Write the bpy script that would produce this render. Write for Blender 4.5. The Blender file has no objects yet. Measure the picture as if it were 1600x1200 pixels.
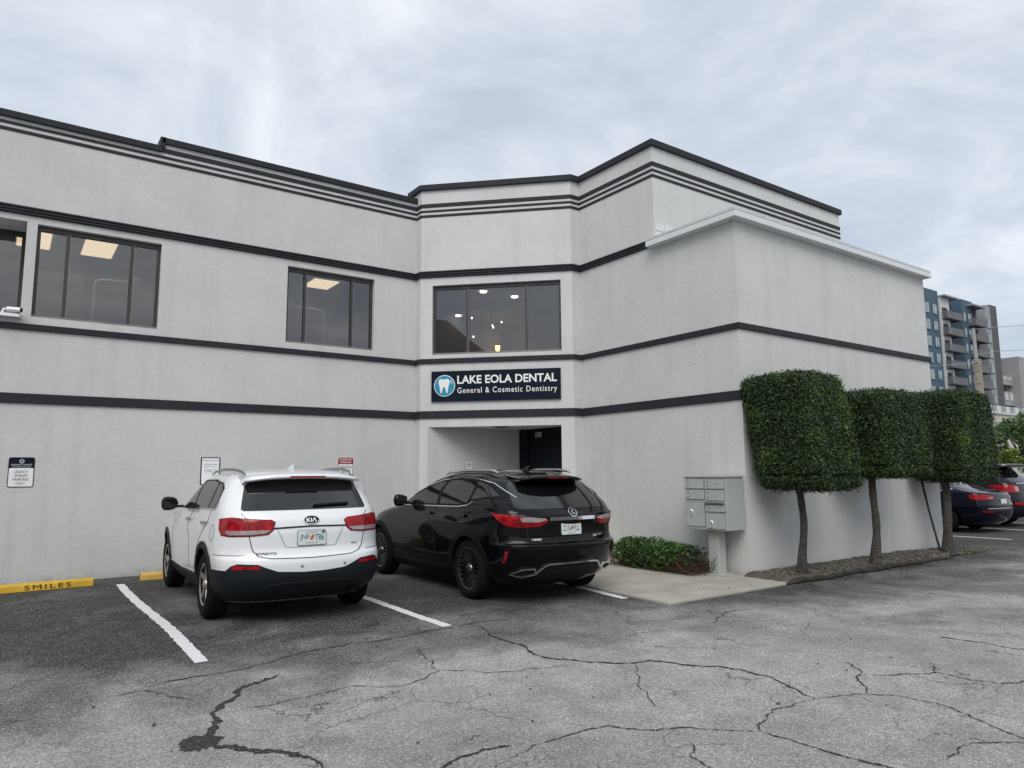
import bpy, bmesh, math, random
import numpy as np
from mathutils import Vector, Matrix
random.seed(7); rng=np.random.default_rng(11)
SC=bpy.context.scene
COL=SC.collection
# ------------------------------------------------------------------ camera
cam=bpy.data.cameras.new('camera'); co=bpy.data.objects.new('camera',cam); COL.objects.link(co)
Fv=Vector((0.57534,0.80843,0.12419)); Rv=Vector((0.81528,-0.57902,-0.00778)); Uv=Vector((-0.06562,-0.10573,0.99223))
Rm=Matrix((Rv,Uv,-Fv)).transposed().to_4x4(); Rm.translation=Vector((0,0,1.55)); co.matrix_world=Rm
cam.sensor_fit='HORIZONTAL'; cam.sensor_width=36; cam.lens=24.907; cam.clip_start=.05; cam.clip_end=3000
SC.camera=co
# ------------------------------------------------------------------ sky, sun, exposure
SUN_AZ=math.radians(222); SUN_EL=math.radians(48)      # direction the light comes from, measured from +y towards +x
w=bpy.data.worlds.new('World'); SC.world=w; w.use_nodes=True
nt=w.node_tree; nt.nodes.clear(); N=nt.nodes.new; LK=nt.links.new
out=N('ShaderNodeOutputWorld'); bg=N('ShaderNodeBackground'); bg.inputs[1].default_value=.1
sky=N('ShaderNodeTexSky'); sky.sky_type='NISHITA'; sky.sun_disc=False; sky.sun_elevation=SUN_EL; sky.sun_rotation=SUN_AZ; sky.air_density=1.0; sky.dust_density=2.0
tc=N('ShaderNodeTexCoord'); sep=N('ShaderNodeSeparateXYZ'); LK(tc.outputs['Generated'],sep.inputs[0])
az=N('ShaderNodeMath'); az.operation='ABSOLUTE'; LK(sep.outputs[2],az.inputs[0])
ad=N('ShaderNodeMath'); ad.operation='ADD'; ad.inputs[1].default_value=.22; LK(az.outputs[0],ad.inputs[0])
dv=N('ShaderNodeVectorMath'); dv.operation='DIVIDE'; LK(tc.outputs['Generated'],dv.inputs[0])
cb=N('ShaderNodeCombineXYZ'); 
for i in range(3): LK(ad.outputs[0],cb.inputs[i])
LK(cb.outputs[0],dv.inputs[1])
n1=N('ShaderNodeTexNoise'); n1.inputs['Scale'].default_value=1.7; n1.inputs['Detail'].default_value=10; n1.inputs['Roughness'].default_value=.6; n1.inputs['Distortion'].default_value=.55
LK(dv.outputs[0],n1.inputs['Vector'])
n2=N('ShaderNodeTexNoise'); n2.inputs['Scale'].default_value=.62; n2.inputs['Detail'].default_value=5
mp=N('ShaderNodeMapping'); mp.inputs['Location'].default_value=(3.1,1.7,.4); LK(dv.outputs[0],mp.inputs[0]); LK(mp.outputs[0],n2.inputs['Vector'])
r1=N('ShaderNodeValToRGB'); e=r1.color_ramp.elements
e[0].position=.34; e[0].color=(4.4,4.95,5.8,1); e[1].position=.66; e[1].color=(7.5,7.8,8.1,1)
m_=e.new(.5); m_.color=(5.7,6.15,6.75,1)
LK(n1.outputs[0],r1.inputs[0])
r2=N('ShaderNodeValToRGB'); e=r2.color_ramp.elements; e[0].position=.35; e[0].color=(.80,.80,.80,1); e[1].position=.62; e[1].color=(1,1,1,1); LK(n2.outputs[0],r2.inputs[0])
mx=N('ShaderNodeMix'); mx.data_type='RGBA'; LK(r2.outputs[0],mx.inputs[0]); LK(sky.outputs[0],mx.inputs[6]); LK(r1.outputs[0],mx.inputs[7])
LK(mx.outputs[2],bg.inputs[0]); LK(bg.outputs[0],out.inputs[0])
sl=bpy.data.lights.new('sun','SUN'); sl.energy=1.5; sl.angle=math.radians(38); sl.color=(1,.95,.88)
so=bpy.data.objects.new('sun',sl); COL.objects.link(so)
sd=Vector((math.sin(SUN_AZ)*math.cos(SUN_EL),math.cos(SUN_AZ)*math.cos(SUN_EL),math.sin(SUN_EL)))
so.rotation_euler=sd.to_track_quat('Z','Y').to_euler(); so.location=sd*40
vs=SC.view_settings; vs.view_transform='Standard'; vs.look='None'; vs.exposure=0.40; vs.gamma=1; vs.use_curve_mapping=False
# ------------------------------------------------------------------ materials
def mat(name,col,rough=.6,metal=0,var=.12,vscale=4,bump=0,bscale=60,coat=0,cior=1.5,spec=.5,emit=None,estr=0,detail=6,ramp=None):
    m=bpy.data.materials.new(name); m.use_nodes=True; nt=m.node_tree; b=nt.nodes['Principled BSDF']
    b.inputs['Roughness'].default_value=rough; b.inputs['Metallic'].default_value=metal; b.inputs['Specular IOR Level'].default_value=spec
    b.inputs['Coat Weight'].default_value=coat; b.inputs['Coat Roughness'].default_value=.04; b.inputs['Coat IOR'].default_value=cior
    tc=nt.nodes.new('ShaderNodeTexCoord'); no=nt.nodes.new('ShaderNodeTexNoise'); no.inputs['Scale'].default_value=vscale; no.inputs['Detail'].default_value=detail
    nt.links.new(tc.outputs['Object'],no.inputs['Vector'])
    rp=nt.nodes.new('ShaderNodeValToRGB'); e=rp.color_ramp.elements
    c=Vector(col[:3]); lo=c*(1-var); hi=c*(1+var)
    e[0].position=.3; e[0].color=(*lo,1); e[1].position=.7; e[1].color=(*hi,1)
    if ramp: 
        for pos,cc in ramp: q=e.new(pos); q.color=(*cc,1)
    nt.links.new(no.outputs[0],rp.inputs[0]); nt.links.new(rp.outputs[0],b.inputs['Base Color'])
    if bump:
        n2=nt.nodes.new('ShaderNodeTexNoise'); n2.inputs['Scale'].default_value=bscale; n2.inputs['Detail'].default_value=5
        nt.links.new(tc.outputs['Object'],n2.inputs['Vector'])
        bp=nt.nodes.new('ShaderNodeBump'); bp.inputs['Strength'].default_value=bump; bp.inputs['Distance'].default_value=.01
        nt.links.new(n2.outputs[0],bp.inputs['Height']); nt.links.new(bp.outputs[0],b.inputs['Normal'])
    if emit: b.inputs['Emission Color'].default_value=(*emit,1); b.inputs['Emission Strength'].default_value=estr
    return m
def glass(name,tint=(.42,.44,.46),ior=1.9,rough=.0):
    m=bpy.data.materials.new(name); m.use_nodes=True; nt=m.node_tree; nt.nodes.clear(); N=nt.nodes.new
    o=N('ShaderNodeOutputMaterial'); mixs=N('ShaderNodeMixShader'); tr=N('ShaderNodeBsdfTransparent'); gl=N('ShaderNodeBsdfGlossy'); fr=N('ShaderNodeFresnel')
    tr.inputs[0].default_value=(*tint,1); gl.inputs['Roughness'].default_value=rough; fr.inputs[0].default_value=ior
    tc=N('ShaderNodeTexCoord'); no=N('ShaderNodeTexNoise'); no.inputs['Scale'].default_value=1.2; nt.links.new(tc.outputs['Object'],no.inputs['Vector'])
    bp=N('ShaderNodeBump'); bp.inputs['Strength'].default_value=.03; bp.inputs['Distance'].default_value=.02; nt.links.new(no.outputs[0],bp.inputs['Height']); nt.links.new(bp.outputs[0],gl.inputs['Normal'])
    ge=N('ShaderNodeNewGeometry'); iv=N('ShaderNodeMath'); iv.operation='SUBTRACT'; iv.inputs[0].default_value=1; nt.links.new(ge.outputs['Backfacing'],iv.inputs[1]); mu=N('ShaderNodeMath'); mu.operation='MULTIPLY'; nt.links.new(fr.outputs[0],mu.inputs[0]); nt.links.new(iv.outputs[0],mu.inputs[1]); nt.links.new(mu.outputs[0],mixs.inputs[0]); nt.links.new(tr.outputs[0],mixs.inputs[1]); nt.links.new(gl.outputs[0],mixs.inputs[2]); nt.links.new(mixs.outputs[0],o.inputs[0])
    return m
def stucco(name,col):
    m=mat(name,col,.85,var=.045,vscale=1.1,detail=8)
    nt=m.node_tree; b=nt.nodes['Principled BSDF']; tc=[n for n in nt.nodes if n.type=='TEX_COORD'][0]
    a=nt.nodes.new('ShaderNodeTexNoise'); a.inputs['Scale'].default_value=7; a.inputs['Detail'].default_value=9; a.inputs['Roughness'].default_value=.68; a.inputs['Distortion'].default_value=1.6
    c=nt.nodes.new('ShaderNodeTexNoise'); c.inputs['Scale'].default_value=120; c.inputs['Detail'].default_value=3
    ma=nt.nodes.new('ShaderNodeMath'); ma.operation='MULTIPLY_ADD'; ma.inputs[1].default_value=.22
    nt.links.new(tc.outputs['Object'],a.inputs['Vector']); nt.links.new(tc.outputs['Object'],c.inputs['Vector'])
    nt.links.new(c.outputs[0],ma.inputs[0]); nt.links.new(a.outputs[0],ma.inputs[2])
    bp=nt.nodes.new('ShaderNodeBump'); bp.inputs['Strength'].default_value=.3; bp.inputs['Distance'].default_value=.02
    nt.links.new(ma.outputs[0],bp.inputs['Height']); nt.links.new(bp.outputs[0],b.inputs['Normal'])
    # trowel tone and faint grime streaks that run down the wall
    mpn=nt.nodes.new('ShaderNodeMapping'); mpn.inputs['Scale'].default_value=(5,5,.35); st=nt.nodes.new('ShaderNodeTexNoise'); st.inputs['Scale'].default_value=1; st.inputs['Detail'].default_value=6
    nt.links.new(tc.outputs['Object'],mpn.inputs[0]); nt.links.new(mpn.outputs[0],st.inputs['Vector'])
    rp=nt.nodes.new('ShaderNodeValToRGB'); e=rp.color_ramp.elements; e[0].position=.24; e[0].color=(.92,.92,.91,1); e[1].position=.5; e[1].color=(1,1,1,1); nt.links.new(st.outputs[0],rp.inputs[0])
    rt=nt.nodes.new('ShaderNodeValToRGB'); e=rt.color_ramp.elements; e[0].position=.3; e[0].color=(.94,.94,.945,1); e[1].position=.7; e[1].color=(1.035,1.035,1.03,1); nt.links.new(a.outputs[0],rt.inputs[0])
    old=b.inputs['Base Color'].links[0].from_socket
    m1=nt.nodes.new('ShaderNodeMix'); m1.data_type='RGBA'; m1.blend_type='MULTIPLY'; m1.inputs[0].default_value=1
    m2=nt.nodes.new('ShaderNodeMix'); m2.data_type='RGBA'; m2.blend_type='MULTIPLY'; m2.inputs[0].default_value=1
    nt.links.new(old,m1.inputs[6]); nt.links.new(rp.outputs[0],m1.inputs[7]); nt.links.new(m1.outputs[2],m2.inputs[6]); nt.links.new(rt.outputs[0],m2.inputs[7]); 
    # splash dirt along the foot of the wall and thin weather stains
    sp=nt.nodes.new('ShaderNodeSeparateXYZ'); nt.links.new(tc.outputs['Object'],sp.inputs[0]); mr=nt.nodes.new('ShaderNodeMapRange'); mr.inputs[1].default_value=.0; mr.inputs[2].default_value=.34; nt.links.new(sp.outputs[2],mr.inputs[0])
    dn=nt.nodes.new('ShaderNodeTexNoise'); dn.inputs['Scale'].default_value=6; dn.inputs['Detail'].default_value=9; dn.inputs['Roughness'].default_value=.7; nt.links.new(tc.outputs['Object'],dn.inputs['Vector'])
    da=nt.nodes.new('ShaderNodeMath'); da.operation='ADD'; nt.links.new(mr.outputs[0],da.inputs[0]); nt.links.new(dn.outputs[0],da.inputs[1])
    dr=nt.nodes.new('ShaderNodeValToRGB'); e=dr.color_ramp.elements; e[0].position=.38; e[0].color=(.60,.58,.54,1); e[1].position=.95; e[1].color=(1,1,1,1); q=e.new(.6); q.color=(.86,.85,.83,1); nt.links.new(da.outputs[0],dr.inputs[0])
    m3=nt.nodes.new('ShaderNodeMix'); m3.data_type='RGBA'; m3.blend_type='MULTIPLY'; m3.inputs[0].default_value=1; nt.links.new(m2.outputs[2],m3.inputs[6]); nt.links.new(dr.outputs[0],m3.inputs[7]); nt.links.new(m3.outputs[2],b.inputs['Base Color'])
    return m
def leafmat(name,dark,light,tip=None):
    m=bpy.data.materials.new(name); m.use_nodes=True; nt=m.node_tree; b=nt.nodes['Principled BSDF']; b.inputs['Roughness'].default_value=.48; b.inputs['Specular IOR Level'].default_value=.4
    g=nt.nodes.new('ShaderNodeNewGeometry'); rp=nt.nodes.new('ShaderNodeValToRGB'); e=rp.color_ramp.elements
    e[0].color=(*dark,1); e[1].color=(*light,1); nt.links.new(g.outputs['Random Per Island'],rp.inputs[0])
    if tip:
        tc=nt.nodes.new('ShaderNodeTexCoord'); no=nt.nodes.new('ShaderNodeTexNoise'); no.inputs['Scale'].default_value=2.2; no.inputs['Detail'].default_value=4; nt.links.new(tc.outputs['Object'],no.inputs['Vector'])
        r2=nt.nodes.new('ShaderNodeValToRGB'); e=r2.color_ramp.elements; e[0].position=.56; e[0].color=(0,0,0,1); e[1].position=.72; e[1].color=(1,1,1,1); nt.links.new(no.outputs[0],r2.inputs[0])
        mx=nt.nodes.new('ShaderNodeMix'); mx.data_type='RGBA'; mx.inputs[7].default_value=(*tip,1); nt.links.new(r2.outputs[0],mx.inputs[0]); nt.links.new(rp.outputs[0],mx.inputs[6]); nt.links.new(mx.outputs[2],b.inputs['Base Color'])
    else: nt.links.new(rp.outputs[0],b.inputs['Base Color'])
    return m
M={}
M['stucco']=stucco('stucco_pale_grey',(.58,.586,.578))
M['stucco_white']=stucco('stucco_white',(.60,.61,.605))
M['trim']=mat('trim_charcoal',(.027,.028,.034),.6,var=.12,bump=.1,spec=.2)
M['bronze']=mat('bronze_frame',(.06,.057,.055),.4,.4,var=.1)
M['bronze_lt']=mat('bronze_sill',(.20,.195,.19),.45,.3,var=.1)
M['pane']=glass('tinted_pane',(.68,.67,.65),2.45)
M['fascia']=mat('white_fascia',(.66,.68,.69),.5,var=.05,vscale=2)
M['flash']=mat('roof_flashing',(.52,.54,.55),.6,var=.12,vscale=9)
M['roof']=mat('roof_membrane',(.35,.35,.34),.9)
M['room']=mat('room_paint',(.34,.31,.28),.8,var=.03)
M['ceil']=mat('ceiling_tile',(.60,.60,.58),.85,var=.04)
M['carpet']=mat('room_floor',(.15,.13,.11),.9)
M['tan']=mat('tan_cabinet',(.30,.25,.20),.6,var=.06)
M['lamp']=mat('lit_lamp_panel',(.9,.85,.75),.5,emit=(1,.80,.58),estr=1.35,var=.02)
M['bulb']=mat('lit_bulb',(1,1,1),.4,emit=(1,.97,.9),estr=4,var=0)
M['warm']=mat('lit_sconce',(1,.8,.5),.4,emit=(1,.62,.2),estr=6,var=0)
M['white']=mat('white_enamel',(.84,.85,.86),.35,var=.04)
M['navy']=mat('navy_door_paint',(.004,.005,.012),.3,var=.2,spec=.2)
M['signnavy']=mat('sign_navy',(.005,.010,.022),.45,var=.1,spec=.15)
M['teal']=mat('sign_teal',(.015,.27,.42),.4,var=.05)
M['signwhite']=mat('sign_white',(.85,.86,.87),.4,var=.02)
M['signred']=mat('sign_red',(.30,.012,.03),.4,var=.08)
M['black']=mat('black_print',(.012,.012,.014),.5,var=.1)
M['grey']=mat('print_grey',(.25,.25,.26),.5)
M['yellow']=mat('wheel_stop_yellow',(.62,.38,.03),.75,var=.14,vscale=7,bump=.35,bscale=40,ramp=[(.86,(.60,.42,.16))])
M['yellow2']=mat('wheel_stop_faded',(.62,.40,.10),.75,var=.14,vscale=7,bump=.35,bscale=40)
M['mail']=mat('mailbox_grey',(.40,.425,.40),.45,var=.05,vscale=3)
M['maildk']=mat('mailbox_seam',(.10,.105,.10),.5)
M['steel']=mat('brushed_steel',(.55,.55,.55),.3,.9)
M['bark']=mat('bark',(.055,.049,.042),.9,var=.7,vscale=30,bump=1,bscale=35)
M['leaf']=leafmat('topiary_leaf',(.008,.022,.007),(.045,.085,.022),(.075,.13,.020))
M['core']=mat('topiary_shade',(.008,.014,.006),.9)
M['leaf2']=leafmat('shrub_leaf',(.018,.05,.010),(.055,.13,.024),(.085,.19,.03))
M['leaf3']=leafmat('tree_leaf',(.03,.075,.03),(.13,.22,.07))
M['leafy']=leafmat('yellow_green_leaf',(.08,.14,.02),(.20,.27,.05))
M['twig']=mat('dry_twig',(.07,.035,.022),.9,var=.3)
M['wood']=mat('weathered_timber',(.030,.027,.024),.95,var=.45,vscale=9,bump=.8,bscale=25)
M['tar']=mat('tar',(.026,.026,.028),.75,var=.5,vscale=60,bump=.5,bscale=90,spec=.2,ramp=[(.60,(.05,.05,.052)),(.66,(.14,.14,.14))])
M['paintpole']=mat('black_pole',(.012,.014,.014),.45)
M['tyre']=mat('tyre_rubber',(.007,.007,.008),.9,var=.1,spec=.15)
M['chrome']=mat('chrome',(.72,.73,.75),.12,1,var=.02)
M['satin']=mat('satin_rail',(.33,.35,.36),.32,.9,var=.03)
M['blackpl']=mat('black_plastic',(.006,.006,.007),.6,var=.08,spec=.18)
M['clad']=mat('grey_cladding',(.011,.014,.017),.65,var=.1,vscale=9,spec=.22)
M['seam']=mat('panel_gap',(.02,.02,.02),.8)
M['whitepaint']=mat('white_car_paint',(.76,.775,.79),.28,coat=1,var=.012)
M['blackpaint']=mat('black_car_paint',(.0022,.0022,.003),.3,coat=1,cior=1.34,spec=.03,var=.05)
M['bluepaint']=mat('dark_blue_car_paint',(.003,.0035,.010),.3,coat=1,cior=1.34,spec=.03,var=.05)
M['gunpaint']=mat('dark_grey_car_paint',(.008,.0095,.012),.3,coat=1,cior=1.34,spec=.03,var=.05)
M['carglass']=mat('dark_car_glass',(.004,.0045,.005),.03,spec=1.0,var=.05)
M['carglass2']=mat('side_car_glass',(.022,.026,.028),.04,spec=.6,var=.05)
M['redlens']=mat('red_lens',(.28,.004,.008),.2,coat=1,cior=1.3,spec=.15,var=.6,vscale=18)
M['clearlens']=mat('clear_lens',(.30,.25,.26),.12,coat=1,var=.25,vscale=30)
M['plate']=mat('plate_white',(.62,.66,.66),.4,var=.05)
M['green']=mat('plate_green',(.01,.16,.13),.5)
M['orange']=mat('plate_orange',(.55,.16,.08),.5,var=.3,vscale=60)
M['alloy']=mat('silver_alloy',(.50,.47,.42),.28,.85,var=.05)
M['darkalloy']=mat('dark_alloy',(.16,.16,.165),.25,.9,var=.1)
M['conc']=mat('concrete_walk',(.36,.335,.295),.9,var=.16,vscale=2.2,bump=.25,bscale=70,detail=9)
M['soil']=mat('mulch_soil',(.085,.075,.06),.95,var=.4,vscale=12,bump=1,bscale=40)
M['chip']=leafmat('gravel_chip',(.035,.03,.022),(.27,.25,.21))
M['line']=None
# ------------------------------------------------------------------ mesh helpers
ROOT={}
class MB:
    def __init__(s): s.v=[]; s.f=[]; s.m=[]; s.sm=[]
    def add(s,vs,fs,mi=0,smooth=False):
        o=len(s.v); s.v+= [tuple(map(float,q)) for q in vs]
        for f in fs: s.f.append(tuple(o+i for i in f)); s.m.append(mi); s.sm.append(smooth)
        return s
    def box(s,x0,x1,y0,y1,z0,z1,mi=0):
        return s.add([(x0,y0,z0),(x1,y0,z0),(x1,y1,z0),(x0,y1,z0),(x0,y0,z1),(x1,y0,z1),(x1,y1,z1),(x0,y1,z1)],[(0,3,2,1),(4,5,6,7),(0,1,5,4),(1,2,6,5),(2,3,7,6),(3,0,4,7)],mi)
    def obox(s,o,a,b,c,mi=0):
        o,a,b,c=map(Vector,(o,a,b,c)); p=[o,o+a,o+a+b,o+b]; p+=[q+c for q in p]
        return s.add(p,[(0,3,2,1),(4,5,6,7),(0,1,5,4),(1,2,6,5),(2,3,7,6),(3,0,4,7)],mi)
    def poly(s,pts,z0,z1,mi=0):
        n=len(pts); v=[(x,y,z0) for x,y in pts]+[(x,y,z1) for x,y in pts]
        return s.add(v,[tuple(range(n))[::-1],tuple(range(n,2*n))]+[(i,(i+1)%n,n+(i+1)%n,n+i) for i in range(n)],mi)
    def plate(s,pts,O,r,u,n,d0,d1,mi=0):
        O,r,u,n=map(Vector,(O,r,u,n)); k=len(pts)
        v=[O+r*a+u*b+n*d0 for a,b in pts]+[O+r*a+u*b+n*d1 for a,b in pts]
        return s.add(v,[tuple(range(k))[::-1],tuple(range(k,2*k))]+[(i,(i+1)%k,k+(i+1)%k,k+i) for i in range(k)],mi)
    def tube(s,path,r,n=8,mi=0,cap=True):
        P=[Vector(q) for q in path]; R=r if hasattr(r,'__len__') else [r]*len(P); vs=[]; fs=[]
        up=Vector((0,0,1))
        for i,q in enumerate(P):
            t=(P[min(i+1,len(P)-1)]-P[max(i-1,0)]).normalized()
            if i==0:
                a=t.orthogonal().normalized()
            else: a=(a-t*a.dot(t)).normalized()
            b=t.cross(a)
            for k in range(n):
                th=2*math.pi*k/n; vs.append(q+(a*math.cos(th)+b*math.sin(th))*R[i])
        for i in range(len(P)-1):
            for k in range(n): fs.append((i*n+k,i*n+(k+1)%n,(i+1)*n+(k+1)%n,(i+1)*n+k))
        s.add(vs,fs,mi,True)
        if cap: s.add(vs[:n],[tuple(range(n))[::-1]],mi); s.add(vs[-n:],[tuple(range(n))],mi)
        return s
    def lathe(s,prof,axis='x',n=40,c=(0,0,0),mi=0,smooth=True):
        vs=[]; fs=[]; k=len(prof)
        for j in range(n):
            th=2*math.pi*j/n; cs,sn=math.cos(th),math.sin(th)
            for a,r in prof:
                p=(a,r*cs,r*sn) if axis=='x' else (r*cs,r*sn,a)
                vs.append((p[0]+c[0],p[1]+c[1],p[2]+c[2]))
        for j in range(n):
            for i in range(k-1):
                A=j*k+i; B=((j+1)%n)*k+i; fs.append((A,A+1,B+1,B))
        return s.add(vs,fs,mi,smooth)
    def build(s,name,mats,parent=None,label=None):
        me=bpy.data.meshes.new(name); me.from_pydata(s.v,[],s.f)
        if not isinstance(mats,(list,tuple)): mats=[mats]
        for q in mats: me.materials.append(q)
        me.polygons.foreach_set('material_index',s.m); me.polygons.foreach_set('use_smooth',s.sm); me.update()
        return link(name,me,parent,label)
def link(name,me,parent=None,label=None):
    o=bpy.data.objects.new(name,me); COL.objects.link(o)
    if parent is not None:
        o.parent=parent
        if parent.name in ROOT: o.matrix_parent_inverse=Matrix.Translation(-ROOT[parent.name])
    if label: o['label']=label
    return o
def thing(name,label,cat,loc=(0,0,0),rz=0,group=None,world=True):
    o=bpy.data.objects.new(name,None); COL.objects.link(o); o.location=loc; o.rotation_euler=(0,0,rz); o.empty_display_size=.2
    tag(o,label,cat,group)
    if world: ROOT[o.name]=Vector(loc)
    return o
def tag(o,label,cat,group=None):
    o['label']=label; o['category']=cat
    if group: o['group']=group
    return o
def struct(o): o['kind']='structure'; return o
def bevel(o,w=.01,seg=2):
    m=o.modifiers.new('bevel','BEVEL'); m.width=w; m.segments=seg; m.limit_method='ANGLE'; return o
TXT={}
def text_geo(body,w=None,h=None,bold=0.0,lsp=1.0):
    key=(body,bold,lsp)
    if key not in TXT:
        c=bpy.data.curves.new('t','FONT'); c.body=body; c.size=1; c.offset=bold; c.space_character=lsp; c.resolution_u=3
        o=bpy.data.objects.new('t',c); COL.objects.link(o); dg=bpy.context.evaluated_depsgraph_get(); dg.update()
        me=bpy.data.meshes.new_from_object(o.evaluated_get(dg)); v=np.array([q.co[:2] for q in me.vertices]); f=[tuple(p.vertices) for p in me.polygons]
        COL.objects.unlink(o); bpy.data.objects.remove(o); bpy.data.curves.remove(c); bpy.data.meshes.remove(me)
        TXT[key]=(v,f)
    v,f=TXT[key]; lo=v.min(0); hi=v.max(0); d=hi-lo
    if w is None: sx=sy=h/d[1]
    elif h is None: sx=sy=w/d[0]
    else: sx=w/d[0]; sy=h/d[1]
    return (v-lo)*[sx,sy],f
def words(parent,m,body,O,r,u,n,off,w,h,lsp=1,bold=0):
    v,f=text_geo(body,w,h,bold,lsp); O,r,u,n=map(Vector,(O,r,u,n)); xs=np.sort(v[:,0]); g=np.argsort(np.diff(xs))[::-1][:body.count(' ')]; cuts=sorted((xs[i]+xs[i+1])/2 for i in g)
    grp={}
    for q in f: grp.setdefault(int(np.searchsorted(cuts,v[list(q),0].mean())),[]).append(q)
    for k in sorted(grp):
        idx=sorted({i for q in grp[k] for i in q}); mp={a:b for b,a in enumerate(idx)}; MB().add([O+r*v[i,0]+u*v[i,1]+n*off for i in idx],[tuple(mp[i] for i in q) for q in grp[k]]).build('lettering',M[m],parent)
def add_text(mb,body,O,r,u,n,off,w=None,h=None,bold=0,mi=0,lsp=1.0,center=None):
    v,f=text_geo(body,w,h,bold,lsp); O,r,u,n=map(Vector,(O,r,u,n))
    dx=-v[:,0].max()/2 if center else 0
    mb.add([O+r*(a+dx)+u*b+n*off for a,b in v],f,mi); return v[:,0].max()
def tline(parent,m,body,O,r,u,n,off,name='lettering',**k):
    mb=MB(); add_text(mb,body,O,r,u,n,off,**k); return mb.build(name,M[m],parent)
def rrect(w,h,r,n=5,cx=0,cy=0):
    P=[]
    for (sx,sy,a0) in ((1,1,0),(-1,1,90),(-1,-1,180),(1,-1,270)):
        for k in range(n+1):
            a=math.radians(a0+90*k/n); P.append((cx+sx*(w/2-r)+r*math.cos(a),cy+sy*(h/2-r)+r*math.sin(a)))
    return P
def sweep(path,prof,closed_prof=True):
    """prof: (outward offset, z) polygon swept along the plan path with mitred corners; outward is to the right of travel."""
    n=len(path); P=[Vector(q) for q in path]; k=len(prof); vs=[]; fs=[]
    for i in range(n):
        d0=(P[i]-P[i-1]).normalized() if i>0 else (P[1]-P[0]).normalized()
        d1=(P[i+1]-P[i]).normalized() if i<n-1 else d0
        n0=Vector((d0.y,-d0.x)); n1=Vector((d1.y,-d1.x)); b=(n0+n1); b=b/max(b.dot(n0),.2) if b.length>1e-6 else n0
        for o,z in prof: q=P[i]+b*o; vs.append((q.x,q.y,z))
    for i in range(n-1):
        for j in range(k): a=i*k+j; b2=i*k+(j+1)%k; fs.append((a,b2,b2+k,a+k))
    fs.append(tuple(range(k))[::-1]); fs.append(tuple((n-1)*k+j for j in range(k)))
    return vs,fs
def wall(P,Q,z0,z1,holes=(),depth=.18,mb=None):
    """stucco wall sheet with openings and their reveals; s runs from P to Q, outside on the right."""
    mb=mb or MB(); P=Vector(P); Q=Vector(Q); L=(Q-P).length; d=(Q-P)/L; n=Vector((d.y,-d.x))
    xs=sorted({0,L,*[h[0] for h in holes],*[h[1] for h in holes]}); zs=sorted({z0,z1,*[h[2] for h in holes],*[h[3] for h in holes]})
    pt=lambda s,z,o=0:(P.x+d.x*s-n.x*o,P.y+d.y*s-n.y*o,z)
    for a,b in zip(xs,xs[1:]):
        for c,e in zip(zs,zs[1:]):
            if any(h[0]<=a and b<=h[1] and h[2]<=c and e<=h[3] for h in holes): continue
            mb.add([pt(a,c),pt(b,c),pt(b,e),pt(a,e)],[(0,1,2,3)])
    for h in holes:
        a,b,c,e=h[:4]; D=h[4] if len(h)>4 else depth
        mb.add([pt(a,c),pt(a,e),pt(a,e,D),pt(a,c,D)],[(0,1,2,3)]); mb.add([pt(b,c),pt(b,c,D),pt(b,e,D),pt(b,e)],[(0,1,2,3)])
        mb.add([pt(a,e),pt(b,e),pt(b,e,D),pt(a,e,D)],[(0,1,2,3)])
        if c>z0+.01: mb.add([pt(a,c),pt(a,c,D),pt(b,c,D),pt(b,c)],[(0,1,2,3)])
    return mb
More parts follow.
